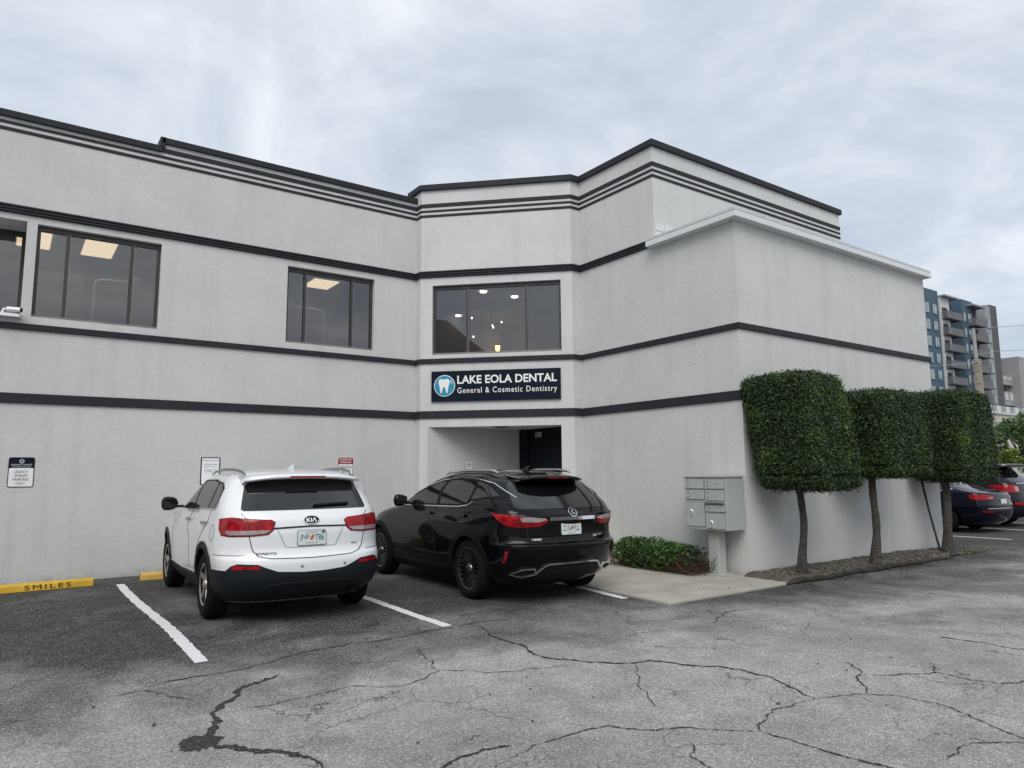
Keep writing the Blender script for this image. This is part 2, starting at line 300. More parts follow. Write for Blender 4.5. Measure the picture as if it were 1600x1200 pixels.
# ================================================================== ground
def asphalt():
    m=bpy.data.materials.new('weathered_asphalt'); m.use_nodes=True; nt=m.node_tree; b=nt.nodes['Principled BSDF']; b.inputs['Roughness'].default_value=.88; b.inputs['Specular IOR Level'].default_value=.3
    N=nt.nodes.new; L=nt.links.new; tc=N('ShaderNodeTexCoord'); V=tc.outputs['Object']
    def noise(s,d=5,r=.55,dist=0):
        n=N('ShaderNodeTexNoise'); n.inputs['Scale'].default_value=s; n.inputs['Detail'].default_value=d; n.inputs['Roughness'].default_value=r; n.inputs['Distortion'].default_value=dist; L(V,n.inputs['Vector']); return n.outputs[0]
    def ramp(src,*st):
        r=N('ShaderNodeValToRGB'); e=r.color_ramp.elements; e[0].position,e[0].color=st[0][0],(*[st[0][1]]*3,1); e[1].position,e[1].color=st[-1][0],(*[st[-1][1]]*3,1)
        for p,c in st[1:-1]: q=e.new(p); q.color=(c,c,c,1)
        L(src,r.inputs[0]); return r.outputs[0]
    def math_(op,a,c=None,v=None):
        n=N('ShaderNodeMath'); n.operation=op; L(a,n.inputs[0])
        if c is not None: L(c,n.inputs[1])
        else: n.inputs[1].default_value=v
        return n.outputs[0]
    sp=N('ShaderNodeSeparateXYZ'); L(V,sp.inputs[0])
    # older grey surface in the drive, a darker seal coat left in the stalls and along the bed
    gy=N('ShaderNodeMapRange'); gy.inputs[1].default_value=4.4; gy.inputs[2].default_value=7.4; L(sp.outputs[1],gy.inputs[0])
    gx=N('ShaderNodeMapRange'); gx.inputs[1].default_value=5.2; gx.inputs[2].default_value=7.5; gx.inputs[4].default_value=.42; L(sp.outputs[0],gx.inputs[0])
    gsum=math_('ADD',gy.outputs[0],gx.outputs[0]); gneg=N('ShaderNodeMapRange'); gneg.inputs[1].default_value=4.6; gneg.inputs[2].default_value=2.2; gneg.inputs[4].default_value=.6; L(sp.outputs[1],gneg.inputs[0])
    gsum=math_('SUBTRACT',gsum,gneg.outputs[0])
    seal=math_('ADD',gsum,math_('MULTIPLY',math_('SUBTRACT',noise(.8,7,.6,.6),v=.5),v=1.9))
    seal=ramp(seal,(.15,0),(.5,.55),(.95,1))
    vo=N('ShaderNodeTexVoronoi'); vo.inputs['Scale'].default_value=105; L(V,vo.inputs['Vector'])
    sv=N('ShaderNodeSeparateColor'); L(vo.outputs['Color'],sv.inputs[0])
    stone=ramp(sv.outputs[0],(0,.13),(.3,.22),(.6,.31),(.82,.41),(1,.62))
    vo2=N('ShaderNodeTexVoronoi'); vo2.inputs['Scale'].default_value=210; L(V,vo2.inputs['Vector'])
    sv2=N('ShaderNodeSeparateColor'); L(vo2.outputs['Color'],sv2.inputs[0])
    fine=ramp(sv2.outputs[1],(0,.14),(.5,.27),(.8,.38),(1,.58))
    a1=N('ShaderNodeMix'); a1.data_type='RGBA'; a1.inputs[0].default_value=.45; L(stone,a1.inputs[6]); L(fine,a1.inputs[7])
    dk=ramp(sv.outputs[0],(0,.02),(.5,.042),(.82,.085),(1,.22))
    mx=N('ShaderNodeMix'); mx.data_type='RGBA'; L(seal,mx.inputs[0]); L(a1.outputs[2],mx.inputs[6]); L(dk,mx.inputs[7])
    big=ramp(noise(.45,8,.62,.4),(.28,.70),(.5,1.0),(.72,1.2))
    mid=ramp(noise(3.2,6,.6),(.3,.82),(.7,1.16))
    mu=N('ShaderNodeMix'); mu.data_type='RGBA'; mu.blend_type='MULTIPLY'; mu.inputs[0].default_value=1; L(mx.outputs[2],mu.inputs[6]); L(big,mu.inputs[7])
    m2=N('ShaderNodeMix'); m2.data_type='RGBA'; m2.blend_type='MULTIPLY'; m2.inputs[0].default_value=1; L(mu.outputs[2],m2.inputs[6]); L(mid,m2.inputs[7])
    # hairline crazing
    vc=N('ShaderNodeTexVoronoi'); vc.feature='DISTANCE_TO_EDGE'; vc.inputs['Scale'].default_value=1.15
    wv=N('ShaderNodeTexNoise'); wv.inputs['Scale'].default_value=3; wv.inputs['Detail'].default_value=8; L(V,wv.inputs['Vector'])
    va=N('ShaderNodeVectorMath'); va.operation='MULTIPLY_ADD'; va.inputs[1].default_value=(.5,.5,.5); L(wv.outputs['Color'],va.inputs[0]); L(V,va.inputs[2]); L(va.outputs[0],vc.inputs['Vector'])
    hc=ramp(vc.outputs[0],(0,.22),(.009,1)); hm=ramp(noise(.7,3),(.44,0),(.54,1))
    m3=N('ShaderNodeMix'); m3.data_type='RGBA'; m3.blend_type='MULTIPLY'; L(hm,m3.inputs[0]); L(m2.outputs[2],m3.inputs[6]); L(hc,m3.inputs[7])
    ti=N('ShaderNodeMix'); ti.data_type='RGBA'; ti.blend_type='MULTIPLY'; ti.inputs[0].default_value=1; ti.inputs[7].default_value=(1,.99,.965,1); L(m3.outputs[2],ti.inputs[6]); L(ti.outputs[2],b.inputs['Base Color'])
    bp=N('ShaderNodeBump'); bp.inputs['Strength'].default_value=.7; bp.inputs['Distance'].default_value=.006; L(vo.outputs['Distance'],bp.inputs['Height']); bp.invert=True; L(bp.outputs[0],b.inputs['Normal'])
    return m
def worn(name,col,under,thr=.40):
    m=mat(name,col,.8,var=.06,vscale=20); nt=m.node_tree; b=nt.nodes['Principled BSDF']; tc=[n for n in nt.nodes if n.type=='TEX_COORD'][0]
    no=nt.nodes.new('ShaderNodeTexNoise'); no.inputs['Scale'].default_value=55; no.inputs['Detail'].default_value=8; no.inputs['Roughness'].default_value=.7; nt.links.new(tc.outputs['Object'],no.inputs['Vector'])
    rp=nt.nodes.new('ShaderNodeValToRGB'); e=rp.color_ramp.elements; e[0].position=thr-.05; e[0].color=(1,1,1,1); e[1].position=thr; e[1].color=(0,0,0,1); nt.links.new(no.outputs[0],rp.inputs[0])
    mx=nt.nodes.new('ShaderNodeMix'); mx.data_type='RGBA'; nt.links.new(rp.outputs[0],mx.inputs[0]); nt.links.new(b.inputs['Base Color'].links[0].from_socket,mx.inputs[6]); mx.inputs[7].default_value=(*under,1); nt.links.new(mx.outputs[2],b.inputs['Base Color']); return m
M['asphalt']=asphalt(); M['line']=worn('worn_white_paint',(.66,.67,.68),(.10,.10,.10))
lot=struct(MB().add([(-400,-300,0),(600,-300,0),(600,600,0),(-400,600,0)],[(0,1,2,3)]).build('parking_lot',M['asphalt']))
def stripe(x0,y0,x1,y1,w=.11,zz=.004):
    a=Vector((x0,y0)); b=Vector((x1,y1)); d=(b-a).normalized(); n=Vector((-d.y,d.x)); k=int((b-a).length/.06)+2; vs=[]; fs=[]; ph=random.random()*9
    for i in range(k):
        t=i/(k-1); q=a.lerp(b,t); wob=.018*math.sin(t*7+ph)+.006*random.uniform(-1,1)
        vs.append((*(q+n*(w/2+wob+.006*random.uniform(-1,1))),zz)); vs.append((*(q-n*(w/2-wob+.006*random.uniform(-1,1))),zz))
    fs=[(2*i,2*i+1,2*i+3,2*i+2) for i in range(k-1)]
    MB().add(vs,fs).build('painted_line',M['line'],lot)
for a in [(1.452,11.8,1.452,6.52),(3.79,11.8,3.80,6.48),(6.52,8.5,6.35,6.52),(18.05,12.5,18.15,6.6),(21.15,12.5,21.15,6.6),(23.9,12.5,23.9,6.6),(26.6,12.5,26.6,6.6)]: stripe(*a)
CR=[('A',0.1,[(1.48,3.84),(1.44,4.06),(1.36,4.21),(1.23,4.33),(1.11,4.47),(1.07,4.69),(1.21,4.96),(1.31,5.28),(1.47,5.52),(1.64,5.64),(1.84,5.75)]),
('B',0.02,[(1.31,5.06),(1.48,5.07),(1.65,5.07),(1.83,5.08),(2.03,5.1),(2.18,5.13),(2.32,4.98),(2.47,4.91),(2.72,4.98),(2.91,5.11),(3.0,5.4),(3.1,5.8),(3.2,6.18)]),
('C',0.02,[(2.91,5.11),(3.06,4.99),(3.34,4.73),(3.61,4.66),(3.81,4.58)]),
('D',0.035,[(0.96,6.0),(1.19,6.08),(1.47,6.09),(1.78,6.14),(2.24,6.32),(2.71,6.39),(3.17,6.33),(3.68,6.42),(4.03,6.44),(4.36,6.39),(4.65,6.33)]),
('D2',0.02,[(0.72,5.94),(0.89,5.96),(1.04,5.75),(1.16,5.48)]),
('E',0.05,[(4.03,6.44),(3.96,6.03),(3.9,5.73),(3.89,5.5),(3.82,5.11),(3.83,4.86),(3.96,4.68),(4.12,4.47),(4.31,4.33),(4.44,4.31),(4.55,4.1),(4.75,3.87),(4.81,3.68),(4.82,3.45),(4.72,3.22),(4.64,3.05),(4.61,2.94)]),
('E2',0.022,[(4.61,2.94),(4.84,2.86),(4.99,2.78),(5.12,2.65),(5.15,2.45),(5.16,2.36),(5.09,2.18),(4.98,2.01),(4.93,1.89),(4.89,1.81),(4.85,1.67)]),
('F',0.02,[(4.99,2.78),(5.16,2.89),(5.31,3.03),(5.53,3.13),(5.66,3.27),(5.64,3.34)]),
('G',0.024,[(5.39,3.05),(5.57,2.92),(5.76,2.82),(5.94,2.74),(5.93,2.58),(5.94,2.45),(6.0,2.33),(6.2,2.26),(6.42,2.17)]),
('G2',0.02,[(5.94,2.74),(6.14,2.84),(6.19,2.92)]),
('H',0.02,[(4.61,2.94),(4.5,2.96),(4.28,2.96),(4.08,2.94),(3.93,2.87),(3.79,2.79),(3.68,2.88),(3.55,3.01),(3.3,3.17),(3.18,3.29),(3.13,3.4),(2.94,3.43),(2.75,3.41),(2.57,3.42),(2.44,3.37),(2.3,3.32)]),
('I',0.03,[(3.79,2.79),(3.8,2.66),(3.81,2.5),(3.82,2.35),(3.85,2.22),(3.88,2.1),(3.92,1.99)]),
('J',0.018,[(4.96,1.71),(4.83,1.79),(4.72,1.88),(4.6,1.96),(4.38,1.94),(4.21,1.93)]),
('K',0.018,[(3.32,2.93),(3.27,2.85),(3.16,2.79),(3.15,2.71),(3.13,2.63),(3.12,2.53)]),
('L',0.014,[(4.31,4.33),(4.08,4.12),(3.86,3.87),(3.71,3.61),(3.61,3.44)]),
('M',0.025,[(6.0,4.92),(6.41,5.12),(6.71,5.22),(6.98,5.13)]),
('N',0.035,[(7.15,3.33),(7.22,3.11),(7.25,2.86),(7.27,2.63),(7.3,2.4)]),
('O',0.04,[(1.92,3.42),(2.0,3.46),(2.15,3.53),(2.3,3.54),(2.4,3.52),(2.47,3.5)]),
('P',0.013,[(2.31,3.71),(2.37,3.75),(2.42,3.73)])]
for k,wd,pts in CR:
    P=[Vector(p) for p in pts]
    for it in range(3):                       # fractal midpoint wander
        Q=[P[0]]
        for a,b in zip(P,P[1:]):
            d=b-a; m_=(a+b)/2+Vector((-d.y,d.x))*random.uniform(-.14,.14); Q+=[m_,b]
        P=Q
    vs=[]; n=len(P)
    for i,q in enumerate(P):
        d=(P[min(i+1,n-1)]-P[max(i-1,0)]).normalized(); nn=Vector((-d.y,d.x)); e=min(1,8*min(i,n-1-i)/n+.12); h=wd/2*e*random.uniform(.2,1.3)*.6
        vs+=[(*(q+nn*h),.0045),(*(q-nn*h*random.uniform(.7,1.2)),.0045)]
    MB().add(vs,[(2*i,2*i+1,2*i+3,2*i+2) for i in range(n-1)]).build('crack',M['tar'],lot)
for pts in ([(.895,4.667),(.96,4.742),(1.085,4.745),(1.166,4.62),(1.119,4.5),(.994,4.476),(.904,4.531)],):
    c=sum((Vector(p) for p in pts),Vector((0,0)))/len(pts); V=[]
    for i in range(44):
        t=i/44*len(pts); a=Vector(pts[int(t)]); b=Vector(pts[(int(t)+1)%len(pts)]); q=a.lerp(b,t%1); V.append((*(c+(q-c)*random.uniform(.62,1.05)),.005))
    MB().add(V,[tuple(range(44))]).build('tar_patch',M['tar'],lot)
# concrete walk to the entrance
mb=MB(); mb.poly([(6.41,5.89),(8.97,5.93),(8.97,10.27),(8.55,10.45),(8.94,10.6),(8.94,12.28),(6.74,12.28),(6.45,12.2),(6.62,9.6)],-.05,.03)
walk=struct(bevel(mb.build('concrete_walk',M['conc']),.012))
# planting bed along the side wall
bed=MB(); nx=60; vs=[]; fs=[]
for i in range(nx+1):
    x=8.80+(16.4-8.80)*i/nx
    for j in range(7):
        y=5.93+(6.66-5.93)*j/6; z=-.0+min(1,max(0,(x-8.8)/.12))*.02+min(1,max(.1,(x-8.8)/.12))*.058*min(1,(j+1)/3)+.018*random.uniform(-1,1)
        if x>13.4: z*=max(.05,1-(x-13.4)/1.8); y=y+ (0 if j>3 else .12*math.sin(x*2.3))
        vs.append((x,y,z))
for i in range(nx):
    for j in range(6): a=i*7+j; fs.append((a,a+7,a+8,a+1))
bed=struct(MB().add(vs,fs,0,True).build('planting_bed',M['soil']))
def chips(name,n,fx,size,matl,parent=None):
    P=np.array([fx() for _ in range(n)]); s=rng.uniform(.5,1.3,(n,1,1))*size; base=np.array([[1,0,-.5],[-.5,.87,-.5],[-.5,-.87,-.5],[.1,.1,.6]])
    A=rng.normal(size=(n,3,3)); Q,_=np.linalg.qr(A); V=np.einsum('kj,nij->nki',base,Q)*s*rng.uniform(.6,1.5,(n,1,3))+P[:,None,:]
    F=[(a+i,b+i,c+i) for i in range(0,4*n,4) for a,b,c in ((0,1,2),(0,3,1),(1,3,2),(2,3,0))]
    me=bpy.data.meshes.new(name); me.from_pydata(V.reshape(-1,3).tolist(),[],F); me.materials.append(matl); o=link(name,me,parent); return o
def fx():
    x=random.uniform(9.0,15.8); e=1 if x<13.6 else max(.0,1-(x-13.6)/2.4)
    y=random.uniform(5.95,6.63) if e>.3 else random.gauss(6.3,.25)
    return (x,y,(.03+.048*min(1,(y-5.9)/.25))*max(.15,e)+random.uniform(0,.012))
g=chips('gravel_mulch',6500,fx,.013,M['chip']); g['label']='loose gravel and leaf litter in the planting bed'; g['kind']='stuff'
# rotten timber edging
P=[]; 
mb=MB(); k=46; vs=[]; fs=[]
for i in range(k+1):
    x=8.78+(13.6-8.78)*i/k; y=5.905+.03*math.sin(i*.5)+(.05 if x<9.2 else 0)*(9.2-x); h=.066+.02*random.uniform(-1,1)-.05*max(0,(x-12.4)/1.2); h*=.55+.45*min(1,(x-8.78)/.3); wdt=.042+.012*random.uniform(-1,1)
    for a in range(8):
        th=2*math.pi*(a+.5)/8; vs.append((x,y+math.copysign(abs(math.cos(th))**.6,math.cos(th))*wdt*random.uniform(.85,1.1),max(-.01,h/2+math.copysign(abs(math.sin(th))**.6,math.sin(th))*h/2*random.uniform(.85,1.12))))
for i in range(k):
    for a in range(8): fs.append((i*8+a,i*8+(a+1)%8,(i+1)*8+(a+1)%8,(i+1)*8+a))
fs+= [tuple(range(8))[::-1],tuple(k*8+a for a in range(8))]
tag(mb.add(vs,fs,0,True).build('timber_edging',M['wood']),'dark rotting timber edging along the front of the planting bed','edging')
# ================================================================== building
Y1=12.628; X3=9.002; Y4=6.663; YT=8.317; XE=15.13
A=(6.606,Y1); B=(6.606,12.436); C=(8.781,10.298); D=(X3,10.298); E=(X3,Y4); T=(X3,YT)
bld=thing('office_building','pale grey stucco two storey dental office with charcoal trim bands','building',(X3,Y4,0))
W0=-7.0
wl=wall((W0,Y1),A,0,6.96,[(-1.6-W0,.03-W0,3.93,5.372,.75),(.163-W0,1.88-W0,3.925,5.36),(3.976-W0,5.69-W0,3.925,5.345)]); wl.build('wall',M['stucco'],bld)
mb=MB(); mb.box(1.80,6.60,Y1,Y1+.25,6.955,7.10); mb.build('parapet',M['stucco_white'],bld)
wall(A,B,0,7.32).build('wall',M['stucco'],bld)
LB=(Vector(C)-Vector(B)).length
wall(B,C,0,7.32,[(.245,2.83,3.885,5.30),(.19,2.80,.0,2.45,.16)]).build('wall',M['stucco_white'],bld)
wall(C,D,0,7.32).build('wall',M['stucco'],bld)
mb=wall(D,T,0,7.32); wall(T,E,0,5.5,mb=mb); mb.build('wall',M['stucco'],bld)
wall(E,(XE,Y4),0,5.5).build('wall',M['stucco'],bld)
wall((XE,Y4),(XE,16.5),0,5.5).build('wall',M['stucco'],bld)
wall(T,(15.06,YT),5.4,7.32).build('wall',M['stucco_white'],bld)
wall((15.06,YT),(15.06,16.5),5.4,7.32).build('wall',M['stucco'],bld)
mb=MB(); mb.box(6.612,6.85,12.47,12.94,6.96,7.315); mb.build('parapet',M['stucco_white'],bld)
MB().poly([(W0,Y1+.05),(6.66,Y1+.05),(8.9,10.35),(9.05,10.35),(9.05,8.37),(15.0,8.37),(15.0,16.5),(W0,16.5)],6.45,6.55).build('roof',M['roof'],bld)
wall((15.0,16.5),(W0,16.5),0,6.5).build('wall',M['stucco'],bld); wall((W0,16.5),(W0,Y1),0,6.96).build('wall',M['stucco'],bld)
def band(path,z0,z1,o,parent=bld,name='trim_band',m='trim'):
    v,f=sweep(path,[(-.02,z0),(o,z0),(o,z1),(-.02,z1)]); return bevel(MB().add(v,f).build(name,M[m],parent),.006)
full=[(W0,Y1),A,B,C,D,E,(XE,Y4),(XE,14)]
band(full,2.619,2.766,.03); band(full,3.711,3.806,.035)
tow=[(W0,Y1),A,B,C,D,T,(15.06,YT),(15.06,14)]
band(tow,6.733,6.785,.014); band(tow,6.840,6.884,.014)
band([(1.80,Y1),A,B,C,D,T,(15.06,YT),(15.06,14)],6.940,7.018,.016)
pr=[(-.02,5.464)]
for k in range(3):
    zc=5.464+.136*(k+.5)/3
    for a in range(7): th=math.radians(-80+160*a/6); pr.append((.018+.026*math.cos(th),zc+.0225*math.sin(th)))
pr.append((-.02,5.60)); v,f=sweep([(W0,Y1),A,B,C,D,(X3,8.40)],pr); MB().add(v,f).build('trim_moulding',M['trim'],bld)
cp=lambda path,z0,z1,o,i=-.28: bevel(MB().add(*sweep(path,[(i,z0),(o,z0),(o,z1),(i,z1+.02)])).build('coping',M['trim'],bld),.006)
cp([(W0,Y1),(1.80,Y1)],6.937,7.04,.05); cp([(1.795,Y1),(6.60,Y1)],7.09,7.195,.05)
mb=MB(); mb.box(1.765,1.84,Y1-.05,Y1+.27,7.03,7.196); mb.build('coping',M['trim'],bld)
cp([(6.606,12.96),B,C,D,T,(15.06,YT),(15.06,16)],7.302,7.418,.055)
# low roof slab with white fascia over the side block
pl=[(8.85,8.39),(8.85,6.515),(15.19,6.515),(15.19,8.31),(8.996,8.31),(8.996,8.39)]
bevel(MB().poly(pl,5.435,5.53).build('fascia',M['fascia'],bld),.006)
ins=lambda d:[(8.85+d,8.39-d),(8.85+d,6.515+d),(15.19-d,6.515+d),(15.19-d,8.308),(8.994,8.308),(8.994,8.39-d)]
MB().poly(ins(.03),5.53,5.543).build('drip_edge',M['maildk'],bld)
MB().poly(ins(.012),5.543,5.582).build('roof_flashing',M['flash'],bld)
mb=MB(); mb.box(9.2,15.0,6.75,8.25,5.57,5.60); mb.build('roof',M['roof'],bld)
for (x0,x1,z0,z1) in ((9.03,9.42,5.60,5.74),(9.44,9.84,5.60,5.74),(9.03,9.24,5.755,5.88),(9.26,9.66,5.755,5.88)):
    mb=MB(); mb.box(x0,x1,YT-.02,YT+.01,z0,z1); mb.build('block',M['fascia'],bld)
mb=MB(); mb.tube([(13.2,6.62,5.585),(13.3,6.62,5.61),(13.6,6.62,5.6)],.02); mb.build('roof_vent_pipe',M['flash'],bld)
# ---- windows
def window(P,Q,s0,s1,z0,z1,mull,rec,heads=True):
    P=Vector(P); Q=Vector(Q); d=(Q-P).normalized(); n=Vector((d.y,-d.x)); d3=Vector((d.x,d.y,0)); n3=Vector((n.x,n.y,0)); up=Vector((0,0,1))
    O=Vector((P.x,P.y,0))+d3*s0+up*z0-n3*rec; w=s1-s0; h=z1-z0; f=.05
    mb=MB()
    def bar(a0,a1,b0,b1,t=.06,mi=0,o=0): mb.obox(O+d3*a0+up*b0-n3*t+n3*o,d3*(a1-a0),up*(b1-b0),n3*t,mi)
    bar(0,w,h-.075,h,.07); bar(0,f,.045,h-.075); bar(w-f,w,.045,h-.075); bar(0,w,0,.045,.09,1,.015)
    for m_ in mull: bar(m_-.022,m_+.022,.045,h-.075,.05,0,.006); bar(m_+.022,m_+.034,.045,h-.075,.045,1,.002)
    fr=mb.build('window',[M['bronze'],M['bronze_lt']],bld)
    e=[0]+list(mull)+[w]
    for a,b in zip(e,e[1:]):
        p=MB(); p.obox(O+d3*(a+.025)+up*.05-n3*.032,d3*(b-a-.05),up*(h-.13),n3*.004); p.build('pane',M['pane'],fr)
window((W0,Y1),A,.163-W0,1.88-W0,3.925,5.36,[.41,1.30],.09)
window((W0,Y1),A,3.976-W0,5.69-W0,3.925,5.345,[.36,1.28],.09)
window((W0,Y1),A,-1.6-W0,.03-W0,3.93,5.372,[.5],.60)
window(B,C,.245,2.83,3.885,5.30,[.70,1.897],.07)
# ---- rooms behind the upstairs glass
def room(x0,x1,y0,y1,z0,z1,cut=None):
    mb=MB(); v=[(x0,y0,z0),(x1,y0,z0),(x1,y1,z0),(x0,y1,z0),(x0,y0,z1),(x1,y0,z1),(x1,y1,z1),(x0,y1,z1)]
    mb.add(v,[(0,1,2,3)],1); mb.add(v,[(4,7,6,5)],2); mb.add(v,[(1,5,6,2),(2,6,7,3),(3,7,4,0)],0); return mb.build('room_interior',[M['room'],M['carpet'],M['ceil']],bld)
room(-3,2.6,Y1+.2,16.2,3.2,5.75); room(2.7,6.5,Y1+.2,16.2,3.2,5.75); 
mb=MB(); pts=[(6.75,12.55),(8.75,10.6),(11.5,10.6),(11.5,16.2),(6.75,16.2)]; n=5
mb.add([(x,y,3.2) for x,y in pts]+[(x,y,5.75) for x,y in pts],[(0,1,2,3,4)],1); mb.add([(x,y,5.75) for x,y in pts],[(4,3,2,1,0)],2)
mb.add([(x,y,3.2) for x,y in pts]+[(x,y,5.75) for x,y in pts],[(1,6,7,2),(2,7,8,3),(3,8,9,4),(4,9,5,0)],0); mb.build('room_interior',[M['room'],M['carpet'],M['ceil']],bld)
def panel_light(x,y,sx,sy,label):
    t=thing('ceiling_light',label,'ceiling light',(x,y,5.73)); mb=MB(); mb.box(x-sx/2-.03,x+sx/2+.03,y-sy/2-.03,y+sy/2+.03,5.715,5.748); mb.build('frame',M['white'],t)
    mb=MB(); mb.box(x-sx/2,x+sx/2,y-sy/2,y+sy/2,5.705,5.714); mb.build('diffuser',M['lamp'],t)
panel_light(1.15,14.75,.5,1.1,'lit rectangular ceiling panel behind the left upstairs window'); panel_light(.15,14.75,.5,1.1,'lit ceiling panel at the left pane edge of the left upstairs window')
panel_light(5.42,14.85,.55,.75,'lit ceiling panel behind the middle upstairs window')
for x,y,lb in ((8.807,13.5,'round lit downlight high in the upstairs window over the sign'),(9.696,13.49,'right hand round downlight in the upstairs window over the sign'),(9.637,16.0,'low left round downlight in the upstairs window over the sign')):
    MB().lathe([(5.72,.001),(5.72,.075),(5.745,.085)],'z',20,(x,y,0)).build('downlight',M['bulb']); tag(bpy.context.scene.objects[-1] if False else COL.objects[-1],lb,'downlight')
ch=thing('chandelier','small cluster of lit bulbs hanging behind the window over the sign','chandelier',(10.2,15.3,5.0))
mb=MB(); mb.tube([(10.2,15.3,5.74),(10.2,15.3,5.35)],.01); 
for x,y,z in ((9.75,15.5,5.6),(10.33,15.4,5.45),(10.7,15.5,5.6),(9.8,15.5,5.1)): mb.tube([(10.2,15.3,5.35),(x,y,z+.03)],.006,6)
mb.build('stem',M['blackpl'],ch)
for x,y,z in ((9.75,15.5,5.6),(10.33,15.4,5.45),(10.36,15.4,5.40),(10.7,15.5,5.6),(9.8,15.5,5.1)):
    MB().lathe([(z-.03,.001),(z-.02,.022),(z+.01,.022),(z+.03,.008)],'z',10,(x,y,0)).build('bulb',M['bulb'],ch)
sc_=thing('wall_sconce','warm glowing sconce low in the window over the sign','sconce',(10.84,15.9,4.9)); mb=MB(); mb.lathe([(4.88,.05),(5.02,.07)],'z',14,(10.84,15.9,0)); mb.build('shade',M['warm'],sc_); mb=MB(); mb.box(10.81,10.87,15.95,16.19,4.8,4.9); mb.build('bracket',M['blackpl'],sc_)
def dental_arm(pts,dx,label):
    q=15.05/13.9; pts=[(x*q,15.05,1.55+(z-1.55)*q if i else 3.7) for i,(x,y,z) in enumerate(pts)]
    t=thing('dental_lamp',label,'dental lamp',pts[0]); mb=MB(); mb.tube(pts,.028,10); mb.build('arm',M['white'],t)
    x,y,z=pts[-1]; mb=MB(); mb.tube([(x,y,z),(x+dx*.1,y,z+.12),(x+dx*.55,y+.1,z+.16)],.022,8); mb.build('upper_arm',M['white'],t)
    mb=MB(); mb.lathe([(z-.02,.02),(z+.04,.09),(z+.1,.10),(z+.14,.03)],'z',14,(x+dx*.6,y+.1,0)); mb.build('lamp_head',M['white'],t)
    mb=MB(); mb.box(pts[0][0]-.14,pts[0][0]+.14,pts[0][1]-.14,pts[0][1]+.14,3.205,3.7); mb.build('base',M['white'],t)
dental_arm([(1.06,13.9,3.7),(1.05,13.9,4.6),(1.05,13.9,4.80),(1.08,13.9,4.90),(1.18,13.9,4.935),(1.59,13.9,4.95)],.25,'white curved dental lamp arm behind the left upstairs window')
dental_arm([(5.16,13.9,3.7),(5.15,13.9,4.6),(5.14,13.9,4.80),(5.10,13.9,4.88),(5.0,13.9,4.90),(4.5,13.9,4.89)],-.25,'white curved dental lamp arm behind the middle upstairs window')
def cabinet(x0,x1,y0,y1,z1,label,m='tan'):
    t=thing('cabinet',label,'cabinet',((x0+x1)/2,(y0+y1)/2,3.2)); mb=MB(); mb.box(x0,x1,y0,y1,3.205,z1); mb.build('carcass',M[m],t); mb=MB()
    for i in range(2): 
        a=x0+(x1-x0)*i/2+.02; mb.box(a,a+(x1-x0)/2-.04,y0-.015,y0,3.3,z1-.08)
    mb.build('door',M[m],t)
cabinet(.2,1.0,15.3,15.9,5.3,'tall tan cabinet behind the left upstairs window'); cabinet(3.4,4.9,15.0,15.6,5.05,'tan cabinet at the left of the middle upstairs window'); cabinet(5.0,6.3,15.2,15.8,4.55,'low tan counter at the right of the middle upstairs window')
# ---- entrance recess
mb=MB(); mb.add([(6.72,12.30,0),(8.95,12.30,0),(8.95,12.30,2.47),(6.72,12.30,2.47)],[(0,1,2,3)]); mb.build('recess_wall',M['stucco'],bld)
mb=MB(); mb.add([(6.60,12.5,2.452),(8.75,10.38,2.452),(9.0,10.38,2.452),(9.0,12.5,2.452)],[(0,1,2,3)]); mb.build('recess_ceiling',M['stucco'],bld)
mb=MB(); mb.add([(8.955,12.31,0),(8.955,10.40,0),(8.955,10.40,2.47),(8.955,12.31,2.47)],[(0,1,2,3)]); dw=mb.build('recess_wall',M['navy'],bld)
mb=MB(); mb.box(8.90,8.953,11.95,12.25,0.03,2.44); mb.box(8.90,8.953,10.75,10.88,0.03,2.44); mb.box(8.90,8.953,10.88,11.95,2.10,2.18); mb.build('door_frame',M['navy'],bld)
mb=MB(); mb.box(8.915,8.95,10.90,11.93,.04,2.09); d_=mb.build('door',M['navy'],bld); MB().tube([(8.90,11.0,.95),(8.87,11.0,1.0),(8.87,11.0,1.2),(8.90,11.0,1.25)],.012).build('handle',M['steel'],d_)
mb=MB(); add_text(mb,'338',(8.90,11.62,2.26),(0,-1,0),(0,0,1),(-1,0,0),.06,h=.11,bold=.01); mb.build('door_number',M['flash'],bld)
MB().lathe([(2.452,.02),(2.44,.13),(2.452,.14)],'z',20,(7.95,11.55,0)).build('recessed_lamp',M['blackpl'],bld)
# ================================================================== signs
d2=(Vector(C)-Vector(B)).normalized(); r3=Vector((d2.x,d2.y,0)); n3=Vector((d2.y,-d2.x,0)); up=Vector((0,0,1))
O2=Vector((B[0],B[1],0))
sg=thing('dental_sign','navy wall sign with white tooth emblem and LAKE EOLA DENTAL lettering','sign',tuple(O2+r3*1.525+up*2.95))
Os=O2+r3*.245+up*2.95; SW,SH=2.56,.597
mb=MB(); mb.plate([(0,0),(SW,0),(SW,SH),(0,SH)],Os,r3,up,n3,.0,.05); bevel(mb.build('panel',M['signnavy'],sg),.006)
ec=(.272,.305); R_=.212
circ=lambda r,k=40:[(ec[0]+r*math.cos(2*math.pi*i/k),ec[1]+r*math.sin(2*math.pi*i/k)) for i in range(k)]
MB().plate(circ(R_),Os,r3,up,n3,.05,.056).build('emblem_ring',M['signwhite'],sg); MB().plate(circ(R_-.014),Os,r3,up,n3,.052,.060).build('emblem_disc',M['teal'],sg)
half=[(0,.118),(.035,.132),(.075,.135),(.105,.118),(.118,.085),(.115,.04),(.098,-.005),(.090,-.05),(.083,-.10),(.070,-.145),(.052,-.15),(.040,-.11),(.030,-.06),(.015,-.03),(0,-.022)]
